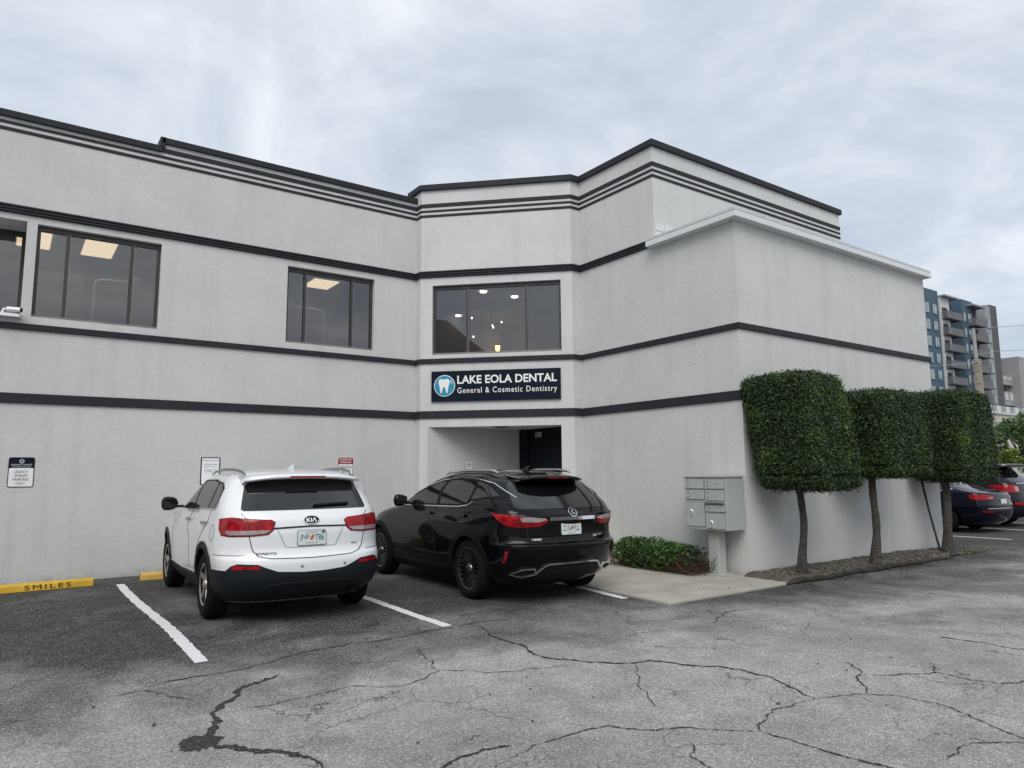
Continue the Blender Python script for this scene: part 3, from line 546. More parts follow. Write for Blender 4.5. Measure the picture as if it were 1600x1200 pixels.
tooth=[(ec[0]+a*.95-.008,ec[1]+b) for a,b in half]+[(ec[0]-a*.95-.008,ec[1]+b) for a,b in half[::-1][1:-1]]
MB().plate(tooth[::-1],Os,r3,up,n3,.058,.066).build('emblem_tooth',M['signwhite'],sg)
for (a,b,s) in ((.125,.085,.028),(.155,.06,.017),(.145,.035,.02)):
    st=[]
    for k in range(8): rr=s if k%2==0 else s*.3; st.append((ec[0]+a+rr*math.cos(k*math.pi/4),ec[1]+b+rr*math.sin(k*math.pi/4)))
    MB().plate(st,Os,r3,up,n3,.058,.066).build('emblem_sparkle',M['signwhite'],sg)
words(sg,'signwhite','LAKE EOLA DENTAL',Os+r3*.528+up*.335,r3,up,n3,.052,1.96,.165,1,.024)
words(sg,'signwhite','General & Cosmetic Dentistry',Os+r3*.530+up*.118,r3,up,n3,.052,1.96,.145,1.18,.006)
RX=Vector((1,0,0)); NY=Vector((0,-1,0))
def wallsign(name,label,x0,x1,z0,z1,y):
    t=thing(name,label,'sign',((x0+x1)/2,y,z0)); return t,Vector((x0,y,z0)),x1-x0,z1-z0
t,O,sw,sh=wallsign('parking_sign','navy and white LEGACY SMILES PARKING ONLY sign on the wall',.034,.350,1.396,1.828,Y1-.004)
MB().plate(rrect(sw,sh,.03,5,sw/2,sh/2),O,RX,up,NY,0,.004).build('border',M['signnavy'],t)
MB().plate(rrect(sw-.02,sh*.62,.02,5,sw/2,sh*.62/2+.01),O,RX,up,NY,.003,.006).build('face',M['signwhite'],t)
for i,s in enumerate(('LEGACY','SMILES','PARKING','ONLY')): tline(t,'black',s,O+RX*(sw/2)+up*(.205-.056*i),RX,up,NY,.008,w=(.165,.155,.19,.115)[i],h=.038,bold=.0,center=True)
tline(t,'signwhite','LEGACY SMILES',O+RX*(sw/2)+up*.315,RX,up,NY,.0055,w=.25,h=.02,center=True); mb=MB(); mb.plate([(.05,.295),(.27,.295),(.27,.298),(.05,.298)],O,RX,up,NY,.005,.0055)
k=24; a=[(sw/2+.03*math.cos(2*math.pi*i/k),.375+.03*math.sin(2*math.pi*i/k)) for i in range(k)]
for i in range(k): j=(i+1)%k; q=lambda p,s_:(sw/2+(p[0]-sw/2)*s_,.375+(p[1]-.375)*s_); mb.plate([a[i],a[j],q(a[j],.8),q(a[i],.8)],O,RX,up,NY,.005,.0055)
tline(t,'signwhite','LS',O+RX*(sw/2)+up*.362,RX,up,NY,.0055,h=.026,center=True); mb.build('crest',M['signwhite'],t)
t,O,sw,sh=wallsign('parking_sign','white navy bordered PARKING FOR notice behind the white SUV',2.637,2.944,1.39,1.845,Y1-.004)
MB().plate(rrect(sw,sh,.02,4,sw/2,sh/2),O,RX,up,NY,0,.004).build('border',M['signnavy'],t); MB().plate(rrect(sw-.036,sh-.03,.01,4,sw/2,sh/2),O,RX,up,NY,.003,.006).build('face',M['signwhite'],t)
tline(t,'grey','PARKING FOR',O+RX*(sw/2)+up*.385,RX,up,NY,.007,w=.235,h=.032,center=True); tline(t,'grey','ONLY',O+RX*(sw/2)+up*.20,RX,up,NY,.007,w=.18,h=.06,center=True)
tline(t,'green','clients',O+RX*(sw/2)+up*.325,RX,up,NY,.007,w=.21,h=.026,center=True); tline(t,'green','& patients',O+RX*(sw/2)+up*.283,RX,up,NY,.007,w=.20,h=.026,center=True)
t,O,sw,sh=wallsign('parking_sign','red and white RESERVED PARKING LAKE EOLA DENTAL sign',5.014,5.312,1.40,1.855,Y1-.004)
MB().plate(rrect(sw+.016,sh+.016,.03,5,sw/2,sh/2),O,RX,up,NY,0,.003).build('border',M['signwhite'],t); MB().plate(rrect(sw,sh,.025,5,sw/2,sh/2),O,RX,up,NY,.002,.005).build('face',M['signred'],t)
mb=MB(); mb.plate([(.012,.14),(sw-.012,.14),(sw-.012,.33),(.012,.33)],O,RX,up,NY,.004,.0065)
mb.build('white_field',M['signwhite'],t); tline(t,'signwhite','RESERVED',O+RX*(sw/2)+up*.40,RX,up,NY,.0065,w=.25,h=.036,bold=.005,center=True); tline(t,'signwhite','PARKING',O+RX*(sw/2)+up*.348,RX,up,NY,.0065,w=.21,h=.036,bold=.005,center=True)
tline(t,'signwhite','VIOLATORS',O+RX*(sw/2)+up*.105,RX,up,NY,.0065,w=.17,h=.02,center=True); tline(t,'signwhite','TOWED AWAY',O+RX*(sw/2)+up*.075,RX,up,NY,.0065,w=.24,h=.02,center=True)
tline(t,'black','LAKE EOLA',O+RX*(sw/2)+up*.255,RX,up,NY,.008,w=.25,h=.046,bold=.01,center=True); tline(t,'black','DENTAL',O+RX*(sw/2)+up*.175,RX,up,NY,.008,w=.17,h=.046,bold=.01,center=True)
t,O,sw,sh=wallsign('no_smoking_sign','small white prohibition sign on the back wall of the entrance recess',7.578,7.745,1.55,1.797,12.297)
MB().plate([(0,0),(sw,0),(sw,sh),(0,sh)],O,RX,up,NY,0,.003).build('border',M['black'],t); MB().plate([(.006,.006),(sw-.006,.006),(sw-.006,sh-.006),(.006,sh-.006)],O,RX,up,NY,.002,.0045).build('face',M['signwhite'],t)
mb=MB(); k=24
for i in range(k):
    p=[(sw/2+r*math.cos(2*math.pi*q/k),.165+r*math.sin(2*math.pi*q/k)) for q,r in ((i,.055),(i+1,.055),(i+1,.045),(i,.045))]; mb.plate(p,O,RX,up,NY,.004,.0055)
mb.plate([(sw/2-.036,.20),(sw/2-.03,.206),(sw/2+.036,.13),(sw/2+.03,.124)],O,RX,up,NY,.004,.006); mb.plate([(sw/2-.035,.158),(sw/2+.03,.158),(sw/2+.03,.17),(sw/2-.035,.17)],O,RX,up,NY,.004,.005)
tline(t,'black','NO SMOKING',O+RX*(sw/2)+up*.06,RX,up,NY,.005,w=.12,h=.02,center=True); mb.build('symbol',M['black'],t)
# ---- wheel stops
def stop(x0,x1,yc,m,label,txt=None,rz=0):
    t=thing('wheel_stop',label,'wheel stop',((x0+x1)/2,yc,0),rz,'wheel stops at the wall',world=False); L=(x1-x0)/2
    v,f=sweep([(-L,0),(L,0)],[(-.075,0.0),(.075,0.0),(.068,.075),(.05,.105),(-.05,.105),(-.068,.075)]); bevel(MB().add(v,f).build('block',M[m],t),.008)
    if txt:
        
        for word,xo,wd in ((txt[0],-.80,.60),(txt[1],.10,.54)): tline(t,'black',word,(xo,-.0755,.022),(1,0,0),Vector((0,.09,1)).normalized(),(0,-1,0),.0025,'stencil_lettering',w=wd,h=.062,bold=.0,lsp=1.25)
    return t
stop(-.70,1.13,11.93,'yellow','long yellow wheel stop stencilled LEGACY SMILES',('LEGACY','SMILES'),math.radians(1.5)); stop(1.75,3.58,12.05,'yellow2','faded yellow wheel stop at the nose of the white SUV')
# ---- security camera
t=thing('security_camera','small white bullet camera on the sill at the left window','security camera',(-.1,Y1-.1,3.9))
mb=MB(); mb.tube([(-.13,Y1-.09,3.985),(.03,Y1-.13,3.98)],.036,12); mb.build('body',M['white'],t); MB().tube([(.03,Y1-.13,3.98),(.05,Y1-.135,3.979)],.033,12).build('lens',M['blackpl'],t)
mb=MB(); mb.box(-.42,.02,Y1-.12,Y1+.02,3.88,3.925); mb.tube([(-.19,Y1-.08,3.92),(-.17,Y1-.08,3.985),(-.12,Y1-.09,3.985)],.016,8); mb.build('bracket',M['white'],t); MB().tube([(.0,Y1-.1,3.92),(.06,Y1-.08,3.9),(.05,Y1-.03,3.86),(.0,Y1-.01,3.87)],.005,6).build('cable',M['grey'],t)
# ---- cluster mailbox
t=thing('cluster_mailbox','grey cluster mailbox on a pedestal by the building corner','mailbox',(8.75,7.06,0))
x0,x1,y0,y1,z0,z1=8.55,8.96,6.685,7.445,.685,1.455
mb=MB(); mb.box(x0,x1,y0,y1,z0,z1); bevel(mb.build('cabinet',M['mail'],t),.008); mb=MB(); mb.box(x0-.02,x1,y0-.015,y1+.015,z1,z1+.028); bevel(mb.build('hood',M['mail'],t),.006)
mb=MB(); mb.box(8.66,8.84,6.95,7.13,.04,z0); bevel(mb.build('pedestal',M['mail'],t),.01); mb=MB(); mb.box(8.58,8.92,6.88,7.20,.030,.045); mb.build('base_plate',M['mail'],t)
cw=(y1-y0)/2
def mdoor(c,za,zb,name,lock):
    ya=y1-.025-c*(cw-.01); yb=ya-(cw-.035); dm=MB(); dm.box(x0-.014,x0-.001,yb,ya,za,zb); o=bevel(dm.build(name,M['mail'],t),.004)
    g=MB(); g.box(x0-.003,x0+.002,yb-.006,ya+.006,za-.006,zb+.006); g.build('door_gap',M['maildk'],o)
    if lock=='small':
        for zz in (za+(zb-za)*.25,za+(zb-za)*.75): MB().lathe([(x0-.018,.002),(x0-.018,.011),(x0-.013,.011)],'x',12,(0,ya-.05,zz)).build('lock',M['maildk'],o)
        k=MB(); k.box(x0-.0155,x0-.0135,yb+.12,yb+.126,(za+zb)/2-.016,(za+zb)/2+.016); k.build('number',M['maildk'],o)
    elif lock=='parcel':
        MB().lathe([(x0-.02,.002),(x0-.02,.03),(x0-.013,.031)],'x',18,(0,ya-.1,zb-.13)).build('lock_plate',M['signwhite'],o); MB().lathe([(x0-.026,.001),(x0-.026,.011),(x0-.019,.011)],'x',12,(0,ya-.1,zb-.13)).build('lock',M['black'],o)
        MB().lathe([(x0-.018,.001),(x0-.018,.012),(x0-.013,.012)],'x',12,(0,ya-.1,zb-.21)).build('lock',M['maildk'],o); k=MB(); add_text(k,'1P' if c==0 else '2P',(x0,yb+.14,zb-.165),(0,-1,0),(0,0,1),(-1,0,0),.0155,h=.022); k.build('number',M['maildk'],o)
    else: MB().lathe([(x0-.018,.001),(x0-.018,.012),(x0-.013,.012)],'x',12,(0,ya-.07,(za+zb)/2)).build('lock',M['maildk'],o)
mdoor(0,1.29,1.43,'compartment_door','small'); mdoor(0,1.13,1.27,'compartment_door','small'); mdoor(1,1.29,1.43,'compartment_door','small'); mdoor(1,1.12,1.27,'compartment_door','small')
mdoor(0,.73,1.08,'parcel_door','parcel'); mdoor(1,.71,.93,'parcel_door','parcel'); mdoor(1,.955,1.055,'outgoing_door','slot')
mb=MB(); mb.box(x0-.045,x0-.001,y0+.02,y0+cw-.01,1.078,1.098); bevel(mb.build('slot_hood',M['steel'],t),.004)
# ---- leaning pole
mb=MB(); mb.tube([(14.05,6.27,.09),(14.16,6.45,.75),(14.26,6.60,1.38)],.02,10); mb.tube([(14.26,6.60,1.36),(14.31,6.63,1.62)],.045,10)
tag(mb.build('leaning_pole',M['paintpole']),'thin black pole leaning on the wall by the far topiary trunk','pole')
# ================================================================== plants
def leaves(P,Nn,L,Wd,name,m,parent,core=None):
    """one quad leaf per point: P points, Nn outward normals."""
    n=len(P); t=rng.normal(size=(n,3)); t[:,2]+=.3; nn=Nn+rng.normal(size=(n,3))*.75; nn/=np.linalg.norm(nn,axis=1,keepdims=True)
    t-=nn*(t*nn).sum(1,keepdims=True); t/=np.linalg.norm(t,axis=1,keepdims=True); b=np.cross(nn,t)
    l=(L*rng.uniform(.7,1.35,n))[:,None]; w_=(Wd*rng.uniform(.75,1.3,n))[:,None]
    V=np.stack([P-t*l*.5,P+b*w_*.5+nn*w_*.12,P+t*l*.5,P-b*w_*.5+nn*w_*.12],1).reshape(-1,3)
    F=np.arange(4*n).reshape(-1,4); mats=[m]; mi=np.zeros(n,int)
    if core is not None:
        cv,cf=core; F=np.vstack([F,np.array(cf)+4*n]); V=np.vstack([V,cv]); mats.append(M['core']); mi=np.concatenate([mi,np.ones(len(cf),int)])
    me=bpy.data.meshes.new(name); me.vertices.add(len(V)); me.vertices.foreach_set('co',V.ravel()); me.loops.add(F.size); me.loops.foreach_set('vertex_index',F.ravel().astype(np.int32))
    me.polygons.add(len(F)); me.polygons.foreach_set('loop_start',np.arange(0,F.size,4,dtype=np.int32)); me.polygons.foreach_set('loop_total',np.full(len(F),4,np.int32))
    for q in mats: me.materials.append(q)
    me.polygons.foreach_set('material_index',mi.astype(np.int32)); me.update(calc_edges=True); me.validate(); return link(name,me,parent)
def superell(n,dims,ex,lump=.03):
    """points on a trimmed rounded box, with slightly lumpy outline, and their normals."""
    d=rng.normal(size=(n*2,3)); f=np.abs(d); k=rng.uniform(size=(n*2,3))*2-1; ax=rng.integers(0,3,n*2); sg_=rng.choice([-1,1],n*2); k[np.arange(n*2),ax]=sg_
    ar=np.array([dims[1]*dims[2],dims[0]*dims[2],dims[0]*dims[1]]); ar=ar/ar.max(); keep=rng.uniform(size=n*2)<ar[ax]; k=k[keep][:n]
    r=(np.abs(k)**ex).sum(1)**(-1/ex); u=k*r[:,None]; nn=np.sign(u)*np.abs(u)**(ex-1)/np.array(dims); nn/=np.linalg.norm(nn,axis=1,keepdims=True)
    ph=u*np.array([5.1,6.3,4.7]); lum=1+lump*(np.sin(ph[:,0]*1.7+1)*np.sin(ph[:,1]+2)+np.sin(ph[:,2]*1.9+ph[:,0]))*.5
    return u*np.array(dims)*lum[:,None],nn
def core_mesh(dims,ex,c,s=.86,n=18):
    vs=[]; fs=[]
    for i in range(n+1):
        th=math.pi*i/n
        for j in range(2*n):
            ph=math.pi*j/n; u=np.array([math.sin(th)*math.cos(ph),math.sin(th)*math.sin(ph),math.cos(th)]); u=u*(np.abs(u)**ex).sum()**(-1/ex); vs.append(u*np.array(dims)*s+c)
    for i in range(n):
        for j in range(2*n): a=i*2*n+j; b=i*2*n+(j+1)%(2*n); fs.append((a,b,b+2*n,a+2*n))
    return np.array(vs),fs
EX=9
def topiary(tx,ty,dims,cz,cx,cy,r0,label,n,sh=.03):
    t=thing('topiary_tree',label,'tree',(tx,ty,.08),0,'clipped topiary trees along the side wall'); c=np.array([cx,cy,cz])
    P,Nn=superell(n,dims,EX); dep=rng.exponential(.055,len(P)); P=P-Nn*np.minimum(dep,.2)[:,None]+c
    P2,N2=superell(n//9,dims,EX); P2=P2+N2*np.minimum(rng.exponential(.018,len(P2)),.045)[:,None]+c; P=np.vstack([P,P2]); Nn=np.vstack([Nn,N2])
    low=P[:,2]<cz-dims[2]*.8; P[low,2]-=rng.uniform(0,.09,low.sum())
    dz=(P[:,2]-cz)/dims[2]; P[:,1]+=dz*sh; P[:,0]-=dz*sh*.6; P[:,1]=np.minimum(P[:,1],Y4-.02)
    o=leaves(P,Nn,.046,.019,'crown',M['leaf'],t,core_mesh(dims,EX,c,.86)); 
    zt=cz-dims[2]*.78; pts=[]; rad=[]
    for i in range(14):
        k=i/13; pts.append((tx+(cx-tx)*k*.22+.018*math.sin(k*9+tx),ty+(cy-ty)*k*.6+.015*math.cos(k*7),.05+(zt-.05)*k)); rad.append(r0*(1.35-.5*min(1,k*4) if k<.25 else .85-.1*k)*random.uniform(.93,1.07))
    mb=MB(); mb.tube(pts,rad,12); mb.build('trunk',M['bark'],t)
    mb=MB()
    for q in range(5):
        a=q*1.256+.3; mb.tube([pts[-2],(pts[-1][0]+.25*math.cos(a),pts[-1][1]+.1*math.sin(a),zt+.25),(pts[-1][0]+.2*math.cos(a)+(cx-tx)*.6,pts[-1][1]+.1*math.sin(a),zt+.5)],[.035,.025,.012],6)
    mb.build('limbs',M['bark'],t)
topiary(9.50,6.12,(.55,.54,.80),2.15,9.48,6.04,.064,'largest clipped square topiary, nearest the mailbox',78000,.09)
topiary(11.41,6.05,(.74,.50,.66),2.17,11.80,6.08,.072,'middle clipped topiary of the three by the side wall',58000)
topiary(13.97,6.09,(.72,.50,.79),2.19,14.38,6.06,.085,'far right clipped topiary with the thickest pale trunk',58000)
# low shrub by the walk
t=thing('shrub','low bright green shrub with brown twigs at the foot of the wall','shrub',(8.62,8.1,.03))
P,Nn=superell(8000,(.40,.98,.25),2.4,.2); P=P-Nn*rng.exponential(.05,len(P))[:,None]; P[:,2]=P[:,2]*(1-.28*np.clip(-P[:,1]/.98,0,1)); P=P+np.array([8.56,8.08,.235]); P=P[(P[:,2]>.04)]; Nn=Nn[:len(P)]
kp=(P[:,1]>7.5+rng.normal(size=len(P))*.12)|(rng.uniform(size=len(P))<.16); leaves(P[kp],Nn[kp],.05,.026,'foliage',M['leaf2'],t,core_mesh((.38,.95,.22),2.6,np.array([8.58,8.08,.20]),.74,12))
mb=MB()
for i in range(420):
    a=random.uniform(0,6.28); y=random.uniform(7.1,8.95) if i%3 else random.uniform(7.05,7.55); b=(8.56+random.uniform(-.3,.3),y,.04); e_=(b[0]+.25*math.cos(a)*random.random()-.08,b[1]+.22*math.sin(a),.08+random.random()*(.38 if y>7.4 else .24)); mb.tube([b,((b[0]+e_[0])/2+.02,(b[1]+e_[1])/2,e_[2]*.6),e_],[.005,.004,.002],4,cap=False)
mb.build('twigs',M['twig'],t)
mb=MB(); q=[(-.04,0,0),(.04,0,0),(0,.0,.12)]
for i in range(70):
    a=random.uniform(0,6.28); x=14.75+random.gauss(0,.12); y=6.0+random.gauss(0,.07); h=random.uniform(.05,.14); mb.add([(x,y,.03),(x+.006,y+.004,.03),(x+.06*math.cos(a),y+.06*math.sin(a),.03+h)],[(0,1,2)])
o=tag(mb.build('grass_tuft',M['leafy']),'small weed tuft at the foot of the far right topiary','weed')

# leaf litter blown against the kerb, the walk and the wall
def lf():
    k=random.random()
    if k<.45: return (random.uniform(8.7,14.8),5.84-abs(random.gauss(0,.16)),.006)
    if k<.49: return (random.uniform(6.5,8.9),random.uniform(6.0,7.2),.036)
    if k<.75: return (random.uniform(-1,6.4),12.58-abs(random.gauss(0,.12)),.008)
    return (random.uniform(0,9),random.uniform(3,9),.006)
g=chips('leaf_litter',420,lf,.012,leafmat('dry_leaf',(.05,.035,.02),(.16,.12,.07))); g['label']='dry leaves and grit scattered on the paving'; g['kind']='stuff'
# ================================================================== cars
def pchip(x,y,xq):
    x=np.asarray(x,float); y=np.asarray(y,float); h=np.diff(x); d=np.diff(y)/h; m=np.zeros(len(x)); m[0]=d[0]; m[-1]=d[-1]
    for i in range(1,len(x)-1):
        if d[i-1]*d[i]>0: w1=2*h[i]+h[i-1]; w2=h[i]+2*h[i-1]; m[i]=(w1+w2)/(w1/d[i-1]+w2/d[i])
    k=np.clip(np.searchsorted(x,xq)-1,0,len(x)-2); t=(xq-x[k])/h[k]
    return (2*t**3-3*t**2+1)*y[k]+(t**3-2*t**2+t)*h[k]*m[k]+(-2*t**3+3*t**2)*y[k+1]+(t**3-t**2)*h[k]*m[k+1]
class Shell:
    """car body skin: horizontal slices; u=0 rear centre, |u|=1 rear corner, 2 front corner, 3 front centre; +u right side."""
    def __init__(s,rows,Rr=.34,Rf=.8,p=2.6,pf=2.3,Rf2=.7,Rr2=None,wheels=(0,2.78),flare=.02,taper=.04,L0=-1,L1=3.7):
        R=np.array(rows,float); n=len(R); q=np.linspace(0,n-1,n*9-8); s.R=np.stack([pchip(np.arange(n),R[:,i],q) for i in range(R.shape[1])],1)
        s.Rf2=Rf2; s.Rr2=Rr2 or Rr; s.Rr,s.Rf,s.p,s.pf,s.wh,s.fl,s.tp,s.L0,s.L1=Rr,Rf,p,pf,wheels,flare,taper,L0,L1
        s.zm=np.maximum.accumulate(s.R[:,0])+np.arange(len(s.R))*1e-7
    def rr(s,z): return float(np.interp(z,[.95,1.2],[s.Rr,s.Rr2]))
    def rf(s,z): return float(np.interp(z,[1.0,1.3],[s.Rf,s.Rf2]))
    def T(s,y,z):
        mid=(s.L0+s.L1)/2; t=(y-mid)/(s.L1-mid); k=1-s.tp*np.abs(t)**3
        for wy in s.wh: k=k+s.fl*np.exp(-((y-wy)/.46)**2)*np.exp(-((z-.72)/.26)**2)
        return k
    def at(s,u,row):
        z,yr,yf,W=row[:4]; a=abs(u); sg=1 if u>=0 else -1; Rr=min(s.rr(z),(yf-yr)*.45); Rf=min(s.rf(z),(yf-yr)*.45)
        if a<=1: ph=a*math.pi/2; y=yr+Rr*(1-max(0,math.cos(ph))**(2/s.p)); x=W*math.sin(ph)**(2/s.p)
        elif a<=2: y=yr+Rr+(a-1)*(yf-Rf-yr-Rr); x=W
        else: ph=(a-2)*math.pi/2; y=yf-Rf+Rf*math.sin(ph)**(2/s.pf); x=W*max(0,math.cos(ph))**(2/s.pf)
        return Vector((sg*x*s.T(y,z),y,z))
    def row(s,z): return [z]+[float(np.interp(z,s.zm,s.R[:,i])) for i in (1,2,3)]
    def S(s,u,z): return s.at(u,s.row(z))
    def Nn(s,u,z):
        e=.012; a=s.S(u+e,z)-s.S(u-e,z); b=s.S(u,z+.008)-s.S(u,z-.008); n=b.cross(a); n=-n if n.dot(s.S(u,z)-Vector((0,1.3,z*.6+.2)))<0 else n
        return n.normalized()
    def r(s,x,z):                                    # rear point by lateral offset
        w=s.row(z); k=min(.9999,abs(x)/(w[3]*s.T(w[1],z))); return (math.copysign(math.asin(k**(s.p/2))/(math.pi/2),x),z)
    def d(s,y,z):                                    # side point by length
        w=s.row(z); Rr=min(s.rr(z),(w[2]-w[1])*.45); Rf=min(s.rf(z),(w[2]-w[1])*.45); t=y-w[1]
        if t<Rr: return (math.acos(min(1,max(0,1-t/Rr)**(s.p/2)))/(math.pi/2),z)
        if y>w[2]-Rf: return (2+math.asin(min(1,max(0,(y-w[2]+Rf)/Rf))**(s.pf/2))/(math.pi/2),z)
        return (1+(t-Rr)/(w[2]-Rf-w[1]-Rr),z)
    def body(s,name,mats,parent,arches,cutr,cutw=.30,zc=.36):
        us=[-3+i*.125 for i in range(8)]; us=list(np.linspace(-3,-2,9)[:-1])+list(np.linspace(-2,-1,33)[:-1])+list(np.linspace(-1,1,33))+list(np.linspace(1,2,33)[1:])+list(np.linspace(2,3,9)[1:-1])
        k=len(us); V=[]; F=[]; n=len(s.R)
        for i in range(n):
            for u in us: V.append(s.at(u,s.R[i]))
        for i in range(n-1):
            for j in range(k): a=i*k+j; b=i*k+(j+1)%k; F.append((a,b,b+k,a+k))
        F.append(tuple(range(k))[::-1]); F.append(tuple((n-1)*k+j for j in range(k)))
        mb=MB(); mb.add(V,F,0,True); mb.m[-2]=1; o=mb.build(name,mats,parent)
        bm=bmesh.new(); bm.from_mesh(o.data); bmesh.ops.recalc_face_normals(bm,faces=bm.faces); bm.to_mesh(o.data); bm.free()
        c=MB()
        for wy in arches:
            for sg in (-1,1):
                pr=[]; m_=28
                for j in range(m_): th=2*math.pi*j/m_; pr.append((wy+cutr*math.cos(th),zc+cutr*math.sin(th)))
                xa,xb=sg*.60,sg*1.25; c.add([(xa,a,b) for a,b in pr]+[(xb,a,b) for a,b in pr],[tuple(range(m_)),tuple(range(m_,2*m_))[::-1]]+[(j,m_+j,m_+(j+1)%m_,(j+1)%m_) for j in range(m_)],1)
        co_=c.build('cutter',mats); bm=bmesh.new(); bm.from_mesh(co_.data); bmesh.ops.recalc_face_normals(bm,faces=bm.faces); bm.to_mesh(co_.data); bm.free()
        md=o.modifiers.new('b','BOOLEAN'); md.operation='DIFFERENCE'; md.solver='EXACT'; md.object=co_
        par=o.parent; o.parent=None; dg=bpy.context.evaluated_depsgraph_get(); dg.update(); me=bpy.data.meshes.new_from_object(o.evaluated_get(dg)); o.modifiers.clear(); o.data=me; o.parent=par
        bpy.data.objects.remove(co_); return o
    def patch(s,pts,off,name,m,parent,mirror=False,th=.012,sm=True,label=None):
        outs=[]
        for sg in ((1,-1) if mirror else (1,)):
            bm=bmesh.new(); vs=[bm.verts.new((sg*u,z,0)) for u,z in pts]; bm.faces.new(vs); bmesh.ops.triangulate(bm,faces=bm.faces[:])
            us=[v.co.x for v in bm.verts]; zs=[v.co.y for v in bm.verts]
            du=.05; g=math.floor(min(us)/du)*du+du
            while g<max(us):
                bmesh.ops.bisect_plane(bm,geom=bm.verts[:]+bm.edges[:]+bm.faces[:],plane_co=(g,0,0),plane_no=(1,0,0)); g+=du if abs(g)<1.02 else .035
            g=min(zs)+.045
            while g<max(zs)-.01: bmesh.ops.bisect_plane(bm,geom=bm.verts[:]+bm.edges[:]+bm.faces[:],plane_co=(0,g,0),plane_no=(0,1,0)); g+=.045
            bm.verts.index_update(); top=[];inn=[]
            for v in bm.verts:
                P=s.S(v.co.x,v.co.y); n=s.Nn(v.co.x,v.co.y); top.append(P+n*off); inn.append(P+n*(off-th))
            mb=MB(); F=[tuple(v.index for v in f.verts) for f in bm.faces]
            f=F[0]; nn=(top[f[1]]-top[f[0]]).cross(top[f[2]]-top[f[0]]); c=bm.faces[0].verts[:] if False else None
            bm.faces.ensure_lookup_table(); v0=bm.faces[0].verts[0].co
            if nn.dot(s.Nn(v0.x,v0.y))<0: F=[q[::-1] for q in F]
            mb.add(top,F,0,sm)
            for e in bm.edges:
                if len(e.link_faces)==1: a,b=e.verts[0].index,e.verts[1].index; mb.add([top[a],top[b],inn[b],inn[a]],[(0,1,2,3)],0)
            bm.free(); outs.append(mb.build(name,M[m] if isinstance(m,str) else m,parent,label))
        return outs
    def stroke(s,pts,w,off,name,m,parent,mirror=False,step=.05,closed=False):
        if closed: pts=pts+[pts[0]]
        Q=[]
        for a,b in zip(pts,pts[1:]):
            L=(s.S(*a)-s.S(*b)).length; k=max(1,int(L/step))
            for i in range(k): t=i/k; Q.append((a[0]+(b[0]-a[0])*t,a[1]+(b[1]-a[1])*t))
        Q.append(pts[-1])
        for sg in ((1,-1) if mirror else (1,)):
            P=[s.S(sg*u,z) for u,z in Q]; Nv=[s.Nn(sg*u,z) for u,z in Q]; V=[]; F=[]
            for i in range(len(P)):
                t=(P[min(i+1,len(P)-1)]-P[max(i-1,0)]).normalized(); sd_=Nv[i].cross(t).normalized()*(w/2); V+=[P[i]-sd_-Nv[i]*.006,P[i]-sd_+Nv[i]*off,P[i]+sd_+Nv[i]*off,P[i]+sd_-Nv[i]*.006]
            for i in range(len(P)-1):
                for j in range(3): F.append((4*i+j,4*i+j+1,4*i+j+5,4*i+j+4))
            MB().add(V,F).build(name,M[m] if isinstance(m,str) else m,parent)
    def text(s,body,x,z,w,h,off,name,m,parent,bold=0,lsp=1):
        v,f=text_geo(body,w,h,bold,lsp); V=[]
        for a,b in v: q=s.r(x+a,z+b); V.append(s.S(*q)+s.Nn(*q)*off)
        return MB().add(V,f).build(name,M[m],parent)
def make_wheel(R,wd,rr,spokes,style,mrim):
    ty=MB(); h=wd/2; ty.lathe([(-h+.01,rr),(-h-.002,rr+.02),(-h-.006,(R+rr)/2+.01),(-h+.012,R-.022),(-h+.035,R-.003),(0,R),(h-.035,R-.003),(h-.012,R-.022),(h+.006,(R+rr)/2+.01),(h+.002,rr+.02),(h-.01,rr)],'x',56)
    for g in (-.055,0,.055): ty.lathe([(g-.006,R+.0005),(g,R-.006),(g+.006,R+.0005)],'x',56)
    ba=MB(); ba.lathe([(h-.012,rr+.004),(h-.02,rr-.012),(h-.06,rr-.022),(-h+.02,rr-.02)],'x',48); ba.lathe([(h-.09,.0),(h-.09,rr-.03)],'x',40)
    ri=MB(); ri.lathe([(h-.008,rr+.004),(h-.004,rr-.004),(h-.016,rr-.016)],'x',56); ri.lathe([(h-.005,.0),(h-.005,.028),(h-.02,.06),(h-.05,.065)],'x',24)
    for i in range(spokes):
        th=2*math.pi*i/spokes
        def pt(r,t,x): return (x,r*math.cos(th+t),r*math.sin(th+t))
        if style=='five': prof=[(.045,.42,.40),(.12,.20,.21),(rr-.012,.13,.15)]
        else: prof=[(.05,.12,.12),(.14,.045,.045),(rr-.012,.040,.040)]
        V=[];
        for r,a,b in prof: k=h-.012-.03*(1-r/rr); V+=[pt(r,-a,k-.03),pt(r,-a*.7,k),pt(r,b*.7,k),pt(r,b,k-.03)]
        ri.add(V,[(q*4+j,q*4+j+1,q*4+j+5,q*4+j+4) for q in range(2) for j in range(3)])
    return ty,ba,ri,mrim
def put_wheels(parent,spec,ys,track,R):
    ty,ba,ri,mr=spec; MS=None
    for y in ys:
        for sg in (-1,1):
            if MS is None:
                o=ba.build('wheel',M['blackpl'],parent); t=ty.build('tyre',M['tyre'],o); r=ri.build('rim',mr,o); MS=(o.data,t.data,r.data)
            else:
                o=link('wheel',MS[0],parent); t=link('tyre',MS[1],o); r=link('rim',MS[2],o)
            o.location=(sg*track/2,y,R); o.rotation_euler=(random.uniform(0,6),0,0) if sg>0 else (random.uniform(0,6),0,math.pi)
